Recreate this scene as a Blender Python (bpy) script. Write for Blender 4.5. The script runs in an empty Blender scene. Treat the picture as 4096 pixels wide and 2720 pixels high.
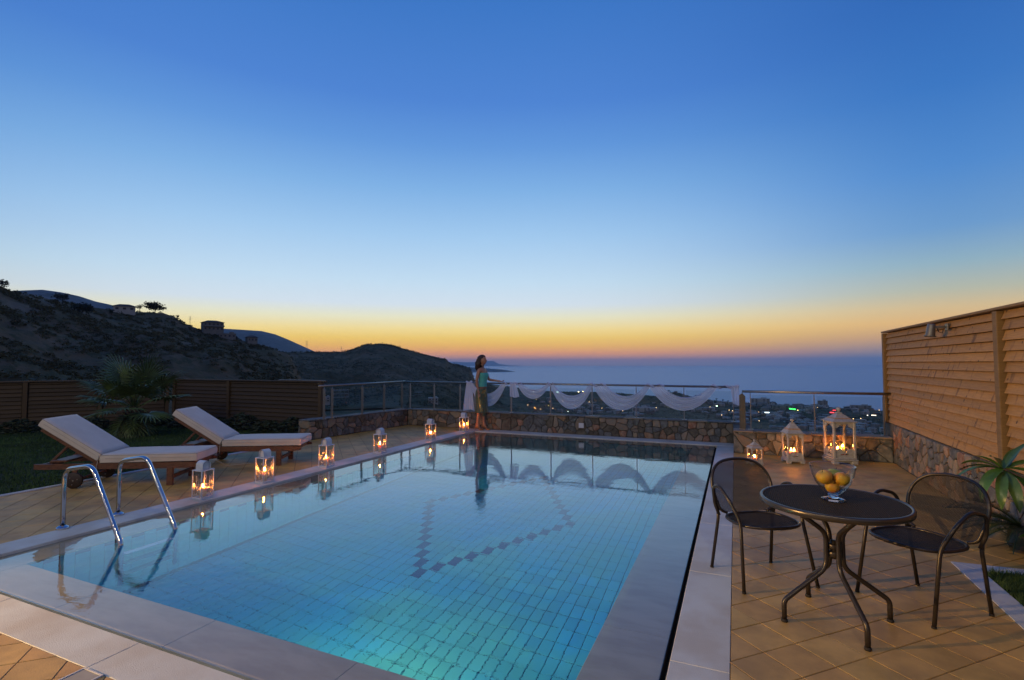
import bpy, math, random
import numpy as np
from mathutils import Vector, Matrix, noise as mnoise
PI = math.pi
SC = bpy.context.scene
COL = SC.collection
random.seed(7)
def srgb(r, g, b):
    f = lambda c: (c/255/12.92) if c/255 <= .04045 else ((c/255+.055)/1.055)**2.4
    return (f(r), f(g), f(b), 1)

# ------------------------------------------------------------------ camera
CH = 1.56
YAW = math.atan(892/2038); PITCH = math.atan(92.5/2038); ROLL = math.radians(.08)
cam = bpy.data.cameras.new('camera'); camo = bpy.data.objects.new('camera', cam); COL.objects.link(camo)
cam.sensor_width = 36; cam.lens = 36*2038/4096; cam.clip_start = .05; cam.clip_end = 120000
camo.matrix_world = (Matrix.Translation((0, 0, CH)) @ Matrix.Rotation(YAW, 4, 'Z') @
                     Matrix.Rotation(PI/2+PITCH, 4, 'X') @ Matrix.Rotation(-ROLL, 4, 'Z'))
SC.camera = camo

# ------------------------------------------------------------------ dusk sky
GLOW_AZ = math.radians(-37)         # from +Y towards +X
W = bpy.data.worlds.new('World'); SC.world = W; W.use_nodes = True
nt = W.node_tree; nt.nodes.clear()
def nn(nt, t, **k):
    n = nt.nodes.new(t)
    for a, b in k.items(): setattr(n, a, b)
    return n
L = nt.links.new
tc = nn(nt, 'ShaderNodeTexCoord'); sx = nn(nt, 'ShaderNodeSeparateXYZ'); L(tc.outputs['Generated'], sx.inputs[0])
def mth(nt, op, a, b=None, clamp=False):
    n = nt.nodes.new('ShaderNodeMath'); n.operation = op; n.use_clamp = clamp
    for i, v in enumerate((a, b)):
        if v is None: continue
        if isinstance(v, (int, float)): n.inputs[i].default_value = v
        else: nt.links.new(v, n.inputs[i])
    return n.outputs[0]
el = mth(nt, 'ARCSINE', sx.outputs[2])
elf = mth(nt, 'POWER', mth(nt, 'MAXIMUM', mth(nt, 'DIVIDE', el, PI/2), 0.0), .5)
hz = mth(nt, 'SQRT', mth(nt, 'ADD', mth(nt, 'MULTIPLY', sx.outputs[0], sx.outputs[0]),
                         mth(nt, 'ADD', mth(nt, 'MULTIPLY', sx.outputs[1], sx.outputs[1]), 1e-6)))
dt = mth(nt, 'DIVIDE', mth(nt, 'ADD', mth(nt, 'MULTIPLY', sx.outputs[0], math.sin(GLOW_AZ)),
                           mth(nt, 'MULTIPLY', sx.outputs[1], math.cos(GLOW_AZ))), hz)
def ramp(nt, fac, stops, interp='LINEAR'):
    n = nt.nodes.new('ShaderNodeValToRGB'); cr = n.color_ramp; cr.interpolation = interp
    while len(cr.elements) < len(stops): cr.elements.new(.5)
    for e, (p, c) in zip(cr.elements, stops): e.position = p
    for e, (p, c) in zip(cr.elements, stops): e.color = c
    nt.links.new(fac, n.inputs[0]); return n.outputs[0]
def elst(L_): return [(math.sqrt(max(0, e)/90), srgb(*c)) for e, c in L_]
# elevation in degrees, display colour
A_ = elst([(0, (188, 158, 150)), (.5, (226, 160, 124)), (1.1, (255, 172, 104)), (1.9, (255, 196, 92)), (2.8, (255, 215, 108)), (3.8, (254, 230, 154)), (5.1, (240, 238, 206)),
           (6.5, (218, 232, 243)), (9, (200, 226, 246)), (14, (165, 205, 242)), (18.9, (130, 180, 232)), (23.3, (100, 154, 222)), (27.5, (80, 134, 213)), (36, (62, 120, 199)), (60, (48, 94, 176)), (90, (42, 80, 152))])
B_ = elst([(0, (84, 114, 148)), (.5, (96, 121, 150)), (1.2, (152, 141, 142)), (2.2, (204, 162, 126)), (3.5, (234, 188, 122)), (4.8, (220, 194, 146)), (6.3, (186, 190, 172)),
           (8.6, (148, 180, 196)), (11.6, (110, 158, 208)), (16.6, (82, 140, 208)), (23, (60, 120, 196)), (30, (50, 106, 184)), (60, (42, 84, 164)), (90, (42, 80, 152))])
C_ = elst([(0, (118, 110, 122)), (3, (148, 128, 132)), (7, (160, 140, 142)), (12, (136, 134, 150)), (20, (94, 114, 158)), (35, (56, 90, 160)), (60, (46, 82, 154)), (90, (42, 80, 152))])
ca, cb, cc = ramp(nt, elf, A_), ramp(nt, elf, B_), ramp(nt, elf, C_)
def mixc(nt, f, a, b, bt='MIX'):
    n = nt.nodes.new('ShaderNodeMix'); n.data_type = 'RGBA'; n.blend_type = bt; n.clamp_factor = True
    for s, v in ((n.inputs[0], f), (n.inputs[6], a), (n.inputs[7], b)):
        if isinstance(v, (int, float)): s.default_value = v
        elif isinstance(v, tuple): s.default_value = v if len(v) == 4 else (*v, 1)
        else: nt.links.new(v, s)
    return n.outputs[2]
def mrange(nt, v, a, b, c=0., d=1.):
    n = nt.nodes.new('ShaderNodeMapRange'); n.interpolation_type = 'SMOOTHSTEP'
    nt.links.new(v, n.inputs[0])
    for i, x in enumerate((a, b, c, d)): n.inputs[i+1].default_value = x
    return n.outputs[0]
f1 = mrange(nt, dt, .56, .99)       # 1 at the afterglow
f2 = mrange(nt, dt, -.5, .62)
skyc = mixc(nt, f1, mixc(nt, f2, cc, cb), ca)
bg = nn(nt, 'ShaderNodeBackground'); L(skyc, bg.inputs[0]); bg.inputs[1].default_value = 1.0
wo = nn(nt, 'ShaderNodeOutputWorld'); L(bg.outputs[0], wo.inputs[0])

# warm garden spotlight standing on the lawn side of the house, behind the photographer
sp = bpy.data.lights.new('garden_spotlight', 'SPOT'); spo = bpy.data.objects.new('garden_spotlight', sp); COL.objects.link(spo)
sp.energy = 3600; sp.cycles.is_caustics_light = True; sp.color = (1, .58, .2); sp.spot_size = math.radians(46); sp.spot_blend = .35; sp.shadow_soft_size = .05
spo.location = (-8.9, -1.9, 2.0)
spo.rotation_euler = (Vector((1.5, 4.4, .6))-Vector(spo.location)).to_track_quat('-Z', 'Y').to_euler()

# warm fill lamps added high behind the photographer, unseen, to lift the ground light
for k_, x_ in enumerate((-9.0, -5.5, -2.0, 1.5)):
    pl_ = bpy.data.lights.new('warm_fill_lamp', 'POINT'); plo = bpy.data.objects.new('warm_fill_lamp', pl_); COL.objects.link(plo)
    pl_.energy = 720; pl_.color = (1, .84, .48); pl_.shadow_soft_size = .3; plo.location = (x_*1.3, -9.5, 10.5); pl_.cycles.is_caustics_light = True
# pool light in the near wall, under water
ul = bpy.data.lights.new('pool_light', 'AREA'); ulo = bpy.data.objects.new('pool_light', ul); COL.objects.link(ulo)
ul.shape = 'DISK'; ul.size = .26; ul.energy = 27; ul.color = (.9, 1, .62); ulo.location = (-2.3, 2.235, -.75); ulo.rotation_euler = (math.radians(90), 0, 0)
SC.view_settings.view_transform = 'Standard'; SC.view_settings.look = 'None'
SC.view_settings.exposure = 0; SC.view_settings.gamma = 1
SC.render.engine = 'CYCLES'
cy = SC.cycles; cy.use_denoising = True; cy.max_bounces = 10; cy.transparent_max_bounces = 24; cy.diffuse_bounces = 4
cy.glossy_bounces = 5; cy.transmission_bounces = 8; cy.volume_bounces = 2; cy.sample_clamp_indirect = 4; cy.blur_glossy = .5

# ------------------------------------------------------------------ helpers
_last = {}
def tag(o, label=None, cat=None, group=None, kind=None):
    if label: o['label'] = label
    if cat: o['category'] = cat
    if group: o['group'] = group
    if kind: o['kind'] = kind
    return o
def empty(name, loc=(0, 0, 0), rz=0, parent=None):
    o = bpy.data.objects.new(name, None); COL.objects.link(o); o.location = loc; o.rotation_euler = (0, 0, rz)
    o.empty_display_size = .1
    if parent: o.parent = parent
    return o
def inst(name, me, parent=None, loc=None, rot=None, scale=None, mw=None):
    o = bpy.data.objects.new(name, me); COL.objects.link(o)
    if parent: o.parent = parent
    if mw is not None: o.matrix_local = mw
    else:
        if loc is not None: o.location = loc
        if rot is not None: o.rotation_euler = rot
        if scale is not None: o.scale = scale
    return o
def copy_tree(o, parent=None):
    c = o.copy(); COL.objects.link(c); c.parent = parent
    for ch in o.children: copy_tree(ch, c)
    return c
class MB:
    def __init__(s): s.v = []; s.f = []; s.sm = []; s.mi = []; s.m = 0
    def add(s, vs, fs, smooth=False, M=None):
        b = len(s.v)
        if M is not None: vs = [tuple(M @ Vector(p)) for p in vs]
        s.v += [tuple(p) for p in vs]
        for f in fs: s.f.append(tuple(i+b for i in f)); s.sm.append(smooth); s.mi.append(s.m)
        return s
    def box(s, c, d, bev=0., M=None):
        x, y, z = d[0]/2, d[1]/2, d[2]/2
        T = Matrix.Translation(c)
        if M is not None: T = M @ T
        if bev <= 0:
            vs = [(sx*x, sy*y, sz*z) for sz in (-1, 1) for sy in (-1, 1) for sx in (-1, 1)]
            fs = [(0, 2, 3, 1), (4, 5, 7, 6), (0, 1, 5, 4), (2, 6, 7, 3), (0, 4, 6, 2), (1, 3, 7, 5)]
            return s.add(vs, fs, False, T)
        b = min(bev, x*.9, y*.9, z*.9)
        vs = []; idx = {}
        for sx in (-1, 1):
            for sy in (-1, 1):
                for sz in (-1, 1):
                    for a, p in enumerate(((sx*x, sy*(y-b), sz*(z-b)), (sx*(x-b), sy*y, sz*(z-b)), (sx*(x-b), sy*(y-b), sz*z))):
                        idx[(sx, sy, sz, a)] = len(vs); vs.append(p)
        fs = []
        I = idx
        for sg in (-1, 1):
            q = [I[(sg, -1, -1, 0)], I[(sg, 1, -1, 0)], I[(sg, 1, 1, 0)], I[(sg, -1, 1, 0)]]; fs.append(q if sg > 0 else q[::-1])
            q = [I[(-1, sg, -1, 1)], I[(-1, sg, 1, 1)], I[(1, sg, 1, 1)], I[(1, sg, -1, 1)]]; fs.append(q if sg > 0 else q[::-1])
            q = [I[(-1, -1, sg, 2)], I[(1, -1, sg, 2)], I[(1, 1, sg, 2)], I[(-1, 1, sg, 2)]]; fs.append(q if sg > 0 else q[::-1])
        def ed(a, b_, c_, d_, flip):
            q = [a, b_, c_, d_]; fs.append(q[::-1] if flip else q)
        for sx in (-1, 1):
            for sy in (-1, 1): ed(I[(sx, sy, -1, 0)], I[(sx, sy, -1, 1)], I[(sx, sy, 1, 1)], I[(sx, sy, 1, 0)], sx*sy < 0)
            for sz in (-1, 1): ed(I[(sx, -1, sz, 0)], I[(sx, 1, sz, 0)], I[(sx, 1, sz, 2)], I[(sx, -1, sz, 2)], sx*sz < 0)
        for sy in (-1, 1):
            for sz in (-1, 1): ed(I[(-1, sy, sz, 1)], I[(-1, sy, sz, 2)], I[(1, sy, sz, 2)], I[(1, sy, sz, 1)], sy*sz < 0)
        for sx in (-1, 1):
            for sy in (-1, 1):
                for sz in (-1, 1):
                    q = [I[(sx, sy, sz, 0)], I[(sx, sy, sz, 1)], I[(sx, sy, sz, 2)]]; fs.append(q if sx*sy*sz > 0 else q[::-1])
        return s.add(vs, fs, False, T)
    def bar(s, a, b, w, h, bev=0., up=(0, 0, 1)):
        a = Vector(a); b = Vector(b); d = b-a; l = d.length; d.normalize(); u = Vector(up)
        sd = d.cross(u)
        if sd.length < 1e-4: sd = Vector((1, 0, 0))
        sd.normalize(); u = sd.cross(d).normalized()
        M = Matrix((sd, d, u)).transposed().to_4x4(); M.translation = (a+b)/2
        return s.box((0, 0, 0), (w, l, h), bev, M)
    def tube(s, pts, r, seg=8, cap=True, closed=False, smooth=True):
        pts = [Vector(p) for p in pts]; n = len(pts); rr = r if hasattr(r, '__len__') else [r]*n
        T = []
        for i in range(n):
            a = pts[(i-1) % n] if (closed or i > 0) else pts[0]; b = pts[(i+1) % n] if (closed or i < n-1) else pts[-1]
            T.append((b-a).normalized())
        u = T[0].orthogonal().normalized(); vs = []
        for i in range(n):
            u = (u-T[i]*u.dot(T[i]));
            if u.length < 1e-6: u = T[i].orthogonal()
            u.normalize(); w = T[i].cross(u)
            for k in range(seg):
                a = 2*PI*k/seg; vs.append(pts[i]+(u*math.cos(a)+w*math.sin(a))*rr[i])
        fs = []; m = n if closed else n-1
        off = 0
        if closed:   # align the seam
            best = min(range(seg), key=lambda k: (vs[(n-1)*seg]-vs[k]).length); off = best
        for i in range(m):
            j = (i+1) % n; o = off if (closed and i == n-1) else 0
            for k in range(seg): fs.append((i*seg+k, i*seg+(k+1) % seg, j*seg+(k+1+o) % seg, j*seg+(k+o) % seg))
        if cap and not closed: fs.append(tuple(range(seg))[::-1]); fs.append(tuple((n-1)*seg+k for k in range(seg)))
        return s.add(vs, fs, smooth)
    def lathe(s, prof, seg=24, smooth=True, M=None, close=False):
        vs = []; fs = []
        for r, z in prof:
            for k in range(seg): a = 2*PI*k/seg; vs.append((r*math.cos(a), r*math.sin(a), z))
        n = len(prof); m = n if close else n-1
        for i in range(m):
            j = (i+1) % n
            for k in range(seg): fs.append((i*seg+k, i*seg+(k+1) % seg, j*seg+(k+1) % seg, j*seg+k))
        return s.add(vs, fs, smooth, M)
    def prism(s, poly, z0, z1, inset=0., M=None, bottom=False):
        n = len(poly); c = [sum(p[i] for p in poly)/n for i in (0, 1)]
        vs = [(p[0], p[1], z0) for p in poly]
        if inset > 0:
            vs += [(p[0], p[1], z1-inset) for p in poly]
            for p in poly:
                dx, dy = c[0]-p[0], c[1]-p[1]; l = math.hypot(dx, dy) or 1; vs.append((p[0]+dx/l*inset*1.4, p[1]+dy/l*inset*1.4, z1))
            r = 3
        else: vs += [(p[0], p[1], z1) for p in poly]; r = 2
        fs = [tuple(range((r-1)*n, r*n))]
        for q in range(r-1):
            for i in range(n): j = (i+1) % n; fs.append((q*n+i, q*n+j, (q+1)*n+j, (q+1)*n+i))
        if bottom: fs.append(tuple(range(n))[::-1])
        return s.add(vs, fs, False, M)
    def mesh(s, name, mats):
        me = bpy.data.meshes.new(name); me.from_pydata(s.v, [], s.f)
        me.polygons.foreach_set('use_smooth', s.sm)
        if not isinstance(mats, (list, tuple)): mats = [mats]
        for m in mats: me.materials.append(m)
        if len(mats) > 1: me.polygons.foreach_set('material_index', s.mi)
        me.update(); return me
    def build(s, name, mats, parent=None, loc=None, rot=None):
        return inst(name, s.mesh(name, mats), parent, loc, rot)
def np_mesh(name, V, F, mat, smooth=False, mats=None):
    """V (n,3), F (m,3 or 4) arrays"""
    me = bpy.data.meshes.new(name); k = F.shape[1]
    me.vertices.add(len(V)); me.vertices.foreach_set('co', V.astype(np.float32).ravel())
    me.loops.add(F.size); me.loops.foreach_set('vertex_index', F.astype(np.int32).ravel())
    me.polygons.add(len(F)); me.polygons.foreach_set('loop_start', np.arange(0, F.size, k, dtype=np.int32))
    me.polygons.foreach_set('loop_total', np.full(len(F), k, dtype=np.int32))
    me.polygons.foreach_set('use_smooth', np.full(len(F), smooth))
    me.materials.append(mat); me.update(calc_edges=True); return me
def clip_poly(poly, a, b, c):       # keep a*x+b*y<=c
    out = []
    for i in range(len(poly)):
        p, q = poly[i], poly[(i+1) % len(poly)]
        dp = a*p[0]+b*p[1]-c; dq = a*q[0]+b*q[1]-c
        if dp <= 0: out.append(p)
        if dp*dq < 0: t = dp/(dp-dq); out.append((p[0]+(q[0]-p[0])*t, p[1]+(q[1]-p[1])*t))
    return out
def clip_rect(poly, x0, x1, y0, y1):
    for h in ((-1, 0, -x0), (1, 0, x1), (0, -1, -y0), (0, 1, y1)):
        poly = clip_poly(poly, *h)
        if len(poly) < 3: return []
    return poly
def area(p): return abs(sum(p[i][0]*p[(i+1) % len(p)][1]-p[(i+1) % len(p)][0]*p[i][1] for i in range(len(p))))/2
def ccw(p):
    a = sum(p[i][0]*p[(i+1) % len(p)][1]-p[(i+1) % len(p)][0]*p[i][1] for i in range(len(p)))
    return p if a > 0 else p[::-1]

# ------------------------------------------------------------------ materials
MATS = {}
def mat(name, col, rough=.6, metal=0., var=.15, vs=6., col2=None, bump=0., bs=60., rnd=0., emis=None, est=1., spec=.5, stretch=(1, 1, 1), detail=4, coat=0., sheen=0., bd=.01):
    if name in MATS: return MATS[name]
    m = bpy.data.materials.new(name); m.use_nodes = True; t = m.node_tree; p = t.nodes['Principled BSDF']
    p.inputs['Roughness'].default_value = rough; p.inputs['Metallic'].default_value = metal
    p.inputs['Specular IOR Level'].default_value = spec
    if coat: p.inputs['Coat Weight'].default_value = coat
    if sheen: p.inputs['Sheen Weight'].default_value = sheen
    g = t.nodes.new('ShaderNodeNewGeometry'); mp = t.nodes.new('ShaderNodeMapping'); t.links.new(g.outputs['Position'], mp.inputs[0])
    mp.inputs['Scale'].default_value = stretch
    c = (*col[:3], 1)
    c2 = (*col2[:3], 1) if col2 else tuple([x*(1-var*2) for x in col[:3]]+[1])
    if var > 0 or col2:
        n = t.nodes.new('ShaderNodeTexNoise'); n.inputs['Scale'].default_value = vs; n.inputs['Detail'].default_value = detail; n.inputs['Roughness'].default_value = .6
        t.links.new(mp.outputs[0], n.inputs['Vector'])
        out = mixc(t, mrange(t, n.outputs[0], .32, .68), c, c2)
    else:
        rg = t.nodes.new('ShaderNodeRGB'); rg.outputs[0].default_value = c; out = rg.outputs[0]
    if rnd:
        oi = t.nodes.new('ShaderNodeObjectInfo'); hs = t.nodes.new('ShaderNodeHueSaturation')
        t.links.new(out, hs.inputs['Color'])
        t.links.new(mth(t, 'ADD', mth(t, 'MULTIPLY', oi.outputs['Random'], rnd), 1-rnd/2), hs.inputs['Value'])
        r2 = mth(t, 'FRACT', mth(t, 'MULTIPLY', oi.outputs['Random'], 37.7))
        t.links.new(mth(t, 'ADD', mth(t, 'MULTIPLY', r2, rnd*.06), .5-rnd*.03), hs.inputs['Hue'])
        out = hs.outputs[0]
    t.links.new(out, p.inputs['Base Color'])
    if bump:
        n2 = t.nodes.new('ShaderNodeTexNoise'); n2.inputs['Scale'].default_value = bs; n2.inputs['Detail'].default_value = 5
        t.links.new(mp.outputs[0], n2.inputs['Vector'])
        b = t.nodes.new('ShaderNodeBump'); b.inputs['Strength'].default_value = bump; b.inputs['Distance'].default_value = bd
        t.links.new(n2.outputs[0], b.inputs['Height']); t.links.new(b.outputs[0], p.inputs['Normal'])
    if emis:
        p.inputs['Emission Color'].default_value = (*emis[:3], 1); p.inputs['Emission Strength'].default_value = est
    m['col'] = 1; MATS[name] = m; return m
def glass(name, tint=(1, 1, 1), refl=1., rough=.0, ior=1.5):
    if name in MATS: return MATS[name]
    m = bpy.data.materials.new(name); m.use_nodes = True; t = m.node_tree; t.nodes.clear()
    tr = t.nodes.new('ShaderNodeBsdfTransparent'); tr.inputs[0].default_value = (*tint, 1)
    gl = t.nodes.new('ShaderNodeBsdfGlossy'); gl.inputs['Roughness'].default_value = rough
    lw = t.nodes.new('ShaderNodeLayerWeight'); lw.inputs[0].default_value = .5       # Schlick, the same from both sides
    fr = mth(t, 'ADD', mth(t, 'MULTIPLY', mth(t, 'POWER', lw.outputs['Facing'], 5.), .9), .035)
    mx = t.nodes.new('ShaderNodeMixShader'); t.links.new(mth(t, 'MULTIPLY', fr, refl), mx.inputs[0])
    t.links.new(tr.outputs[0], mx.inputs[1]); t.links.new(gl.outputs[0], mx.inputs[2])
    o = t.nodes.new('ShaderNodeOutputMaterial'); t.links.new(mx.outputs[0], o.inputs[0]); MATS[name] = m; return m

m_tile = mat('terracotta_tile', (.57, .34, .095), .55, var=.17, vs=3.2, bump=.15, bs=120, rnd=.16)
m_grout = mat('grout', (.16, .10, .065), .9, var=.2)
m_cop = mat('pale_coping_stone', (.56, .58, .54), .62, var=.06, vs=2.2, col2=(.47, .44, .37), bump=.25, bs=160, rnd=.07)
m_ledge = mat('submerged_ledge_stone', (.47, .43, .30), .7, var=.08, vs=3, col2=(.40, .355, .23), bump=.1, bs=80, rnd=.08, stretch=(1, 3, 1))
m_kerb = mat('white_kerb_stone', (.55, .55, .55), .7, var=.08, vs=9, bump=.3, bs=140)
m_black = mat('dark_channel', (.012, .01, .009), .8, var=0)
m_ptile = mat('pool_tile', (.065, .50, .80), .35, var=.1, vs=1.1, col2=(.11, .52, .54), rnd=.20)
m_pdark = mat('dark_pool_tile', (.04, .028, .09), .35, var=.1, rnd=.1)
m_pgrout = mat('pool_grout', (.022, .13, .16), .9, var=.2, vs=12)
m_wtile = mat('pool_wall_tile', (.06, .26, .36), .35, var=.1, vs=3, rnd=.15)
m_mortar = mat('wall_mortar', (.125, .112, .09), .95, var=.25, vs=14, bump=.5, bs=60)
m_conc = mat('render_concrete', (.30, .29, .27), .9, var=.1)
STONES = [mat('stone_grey', (.15, .155, .15), .85, var=.25, vs=11, bump=.8, bs=30, rnd=.4),
          mat('stone_beige', (.19, .175, .145), .85, var=.25, vs=11, col2=(.25, .18, .12), bump=.8, bs=30, rnd=.35),
          mat('stone_brown', (.135, .115, .085), .85, var=.25, vs=9, bump=.8, bs=30, rnd=.35),
          mat('stone_rust', (.20, .10, .055), .85, var=.2, vs=12, col2=(.28, .19, .13), bump=.8, bs=30, rnd=.4)]
m_steel = mat('brushed_steel', (.34, .32, .29), .38, 1., var=.05, vs=30)
m_dsteel = mat('darkened_steel', (.085, .078, .062), .6, .2, var=.1, vs=20)  # darker copy of the steel, offsets the spotlight on the big post
m_chrome = mat('polished_steel', (.62, .62, .64), .13, 1., var=.04, vs=10)
m_railm = mat('rail_paint', (.16, .155, .15), .42, .6, var=.1)
m_glassp = glass('railing_glass', (.93, .96, .95), .6)
m_pane = glass('lantern_glass', (.96, .96, .95), .8)
m_white = mat('white_enamel', (.58, .60, .64), .4, var=.05, vs=20)
m_print = mat('etched_pattern', (.75, .72, .66), .5, var=.05)
def translucent(m, f=.6):
    t = m.node_tree; p = t.nodes['Principled BSDF']; o = [n for n in t.nodes if n.type == 'OUTPUT_MATERIAL'][0]; tl = t.nodes.new('ShaderNodeBsdfTranslucent')
    src = p.inputs['Base Color'].links[0].from_socket; t.links.new(src, tl.inputs[0]); mx = t.nodes.new('ShaderNodeMixShader'); mx.inputs[0].default_value = f
    t.links.new(p.outputs[0], mx.inputs[1]); t.links.new(tl.outputs[0], mx.inputs[2]); t.links.new(mx.outputs[0], o.inputs[0])
translucent(m_print)
m_red = mat('red_flower_print', (.55, .02, .03), .5, var=.1)
m_lwood = mat('whitewashed_wood', (.36, .37, .39), .6, var=.12, vs=25, col2=(.27, .27, .27), bump=.3, bs=90)
m_lband = mat('worn_wood_band', (.42, .28, .18), .7, var=.2, vs=30)
m_wax = mat('candle_wax', (.85, .70, .50), .5, var=.05, vs=10)
MATS['candle_wax'].node_tree.nodes['Principled BSDF'].inputs['Subsurface Weight'].default_value = 1.
MATS['candle_wax'].node_tree.nodes['Principled BSDF'].inputs['Subsurface Radius'].default_value = (1., .45, .15); MATS['candle_wax'].node_tree.nodes['Principled BSDF'].inputs['Subsurface Scale'].default_value = .05
m_flame = mat('candle_flame', (.1, .05, .02), .5, var=0, emis=(1, .28, .035), est=560)
m_wick = mat('wick', (.02, .015, .01), .9, var=0)
m_iron = mat('dark_bronze_tube', (.055, .045, .038), .34, .55, var=.1, vs=20, bump=.06, bs=300)
m_rim = mat('table_rim_metal', (.10, .085, .07), .30, .7, var=.08)
m_teak = mat('teak_frame', (.17, .07, .035), .5, var=.3, vs=10, stretch=(2, 2, 12), bump=.15)
m_cush = mat('cream_cushion', (.56, .51, .46), .95, var=.05, vs=5, bump=.3, bs=500, sheen=.3, bd=.003)
m_pipe = mat('cushion_piping', (.40, .355, .31), .9, var=.1)
m_tyre = mat('dark_wheel', (.035, .02, .015), .6, var=.2)
m_cord = mat('cotton_cord', (.5, .45, .38), .9, var=.1)

def wood_mat(name, col, dark, ringd=1.):
    m = bpy.data.materials.new(name); m.use_nodes = True; t = m.node_tree; p = t.nodes['Principled BSDF']; p.inputs['Roughness'].default_value = .7
    g = t.nodes.new('ShaderNodeNewGeometry'); oi = t.nodes.new('ShaderNodeObjectInfo')
    off = t.nodes.new('ShaderNodeVectorMath'); off.operation = 'SCALE'; off.inputs[0].default_value = (17.3, 23.1, 0)
    t.links.new(mth(t, 'MULTIPLY', oi.outputs['Random'], 9.), off.inputs['Scale'])
    ad = t.nodes.new('ShaderNodeVectorMath'); ad.operation = 'ADD'; t.links.new(g.outputs['Position'], ad.inputs[0]); t.links.new(off.outputs[0], ad.inputs[1])
    def nz(sc, st, det=3):
        mp = t.nodes.new('ShaderNodeMapping'); mp.inputs['Scale'].default_value = st; t.links.new(ad.outputs[0], mp.inputs[0])
        n = t.nodes.new('ShaderNodeTexNoise'); n.inputs['Scale'].default_value = sc; n.inputs['Detail'].default_value = det; t.links.new(mp.outputs[0], n.inputs['Vector']); return n.outputs[0]
    grain = nz(6, (1, 1, 14), 4)
    bands = nz(4.2, (1, 3.2, .9), 2)        # dark cross bands at the whorls
    mp = t.nodes.new('ShaderNodeMapping'); mp.inputs['Scale'].default_value = (1, 1, .8); t.links.new(ad.outputs[0], mp.inputs[0])
    vo = t.nodes.new('ShaderNodeTexVoronoi'); vo.inputs['Scale'].default_value = 7.5; t.links.new(mp.outputs[0], vo.inputs['Vector'])
    c = mixc(t, mrange(t, grain, .3, .7), (*col, 1), (*[x*.78 for x in col], 1))
    c = mixc(t, mth(t, 'MULTIPLY', mrange(t, bands, .56, .76), .55*ringd), c, (*dark, 1))
    c = mixc(t, mth(t, 'MULTIPLY', mrange(t, vo.outputs[0], .13, .05), .8*ringd), c, (*[x*.6 for x in dark], 1))
    hs = t.nodes.new('ShaderNodeHueSaturation'); t.links.new(c, hs.inputs['Color'])
    t.links.new(mth(t, 'ADD', mth(t, 'MULTIPLY', oi.outputs['Random'], .34), .80), hs.inputs['Value'])
    t.links.new(hs.outputs[0], p.inputs['Base Color'])
    wv = t.nodes.new('ShaderNodeTexWave'); wv.bands_direction = 'Z'; wv.inputs['Scale'].default_value = 32; t.links.new(g.outputs['Position'], wv.inputs['Vector'])
    b = t.nodes.new('ShaderNodeBump'); b.inputs['Strength'].default_value = .35; b.inputs['Distance'].default_value = .003
    t.links.new(mth(t, 'ADD', wv.outputs['Fac'], mth(t, 'MULTIPLY', grain, .8)), b.inputs['Height']); t.links.new(b.outputs[0], p.inputs['Normal'])
    MATS[name] = m; return m
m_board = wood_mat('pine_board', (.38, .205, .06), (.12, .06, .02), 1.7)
m_boardd = wood_mat('dimmed_board', (.062, .040, .020), (.035, .02, .012), .5)  # wood colour darkened so the left fence looks unlit under the fill lamps
m_postd = wood_mat('dimmed_post', (.085, .053, .024), (.04, .025, .012), .6)  # post tone darkened likewise to offset the fill lamps
m_post = wood_mat('pine_post', (.22, .135, .05), (.12, .07, .035), .5)

# ------------------------------------------------------------------ pool
WZ = -.010
X0, X1, Y0, Y1 = -5.50, -.376, 1.873, 10.44       # water sheet
IX0, IX1, IY0, IY1 = -5.15, -.76, 2.21, 10.08     # basin inside the ledge
DEPTH = 1.5
pool = MB()
pool.box(((IX0+IX1)/2, (IY0+IY1)/2, -DEPTH-.08), (IX1-IX0+.3, IY1-IY0+.3, .10))
for (a, b, c, d) in ((X0-.3, IX0-.012, Y0-.3, Y1+.3), (IX1+.012, X1+.35, Y0-.3, Y1+.3), (IX0-.012, IX1+.012, Y0-.3, IY0-.012), (IX0-.012, IX1+.012, IY1+.012, Y1+.3)):
    pool.box(((a+b)/2, (c+d)/2, -.85), (b-a, d-c, 1.44))
pool_o = tag(pool.build('swimming_pool', m_pgrout), 'rectangular swimming pool shell under the pale coping', kind='structure')
def slabs(parent, name, x0, x1, y0, y1, zt, th, mt, L_=1.15, seed=1, nmax=99, jit=0.0):
    rd = random.Random(seed); along_x = (x1-x0) > (y1-y0); n = max(1, round((x1-x0 if along_x else y1-y0)/L_))
    a0, a1 = (x0, x1) if along_x else (y0, y1)
    for i in range(n):
        p, q = a0+(a1-a0)*i/n+.0012, a0+(a1-a0)*(i+1)/n-.0012
        b = MB()
        if along_x: b.box(((p+q)/2, (y0+y1)/2, zt-th/2), (q-p, y1-y0, th), .003)
        else: b.box(((x0+x1)/2, (p+q)/2, zt-th/2), (x1-x0, q-p, th), .003)
        b.build(name, mt, parent, loc=(0, 0, rd.uniform(-jit, jit)))
# coping
slabs(pool_o, 'coping_slab', -.345, -.055, 1.587, 10.44, 0, .05, m_cop, 1.22, 1)
slabs(pool_o, 'coping_slab', -5.82, -.347, 1.587, 1.845, 0, .05, m_cop, 1.22, 2)
slabs(pool_o, 'coping_slab', -5.82, -5.503, 1.847, 10.44, .014, .035, m_cop, 1.22, 3)
slabs(pool_o, 'coping_slab', -5.82, -.055, 10.442, 10.83, .004, .05, m_cop, 1.22, 4)
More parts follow.
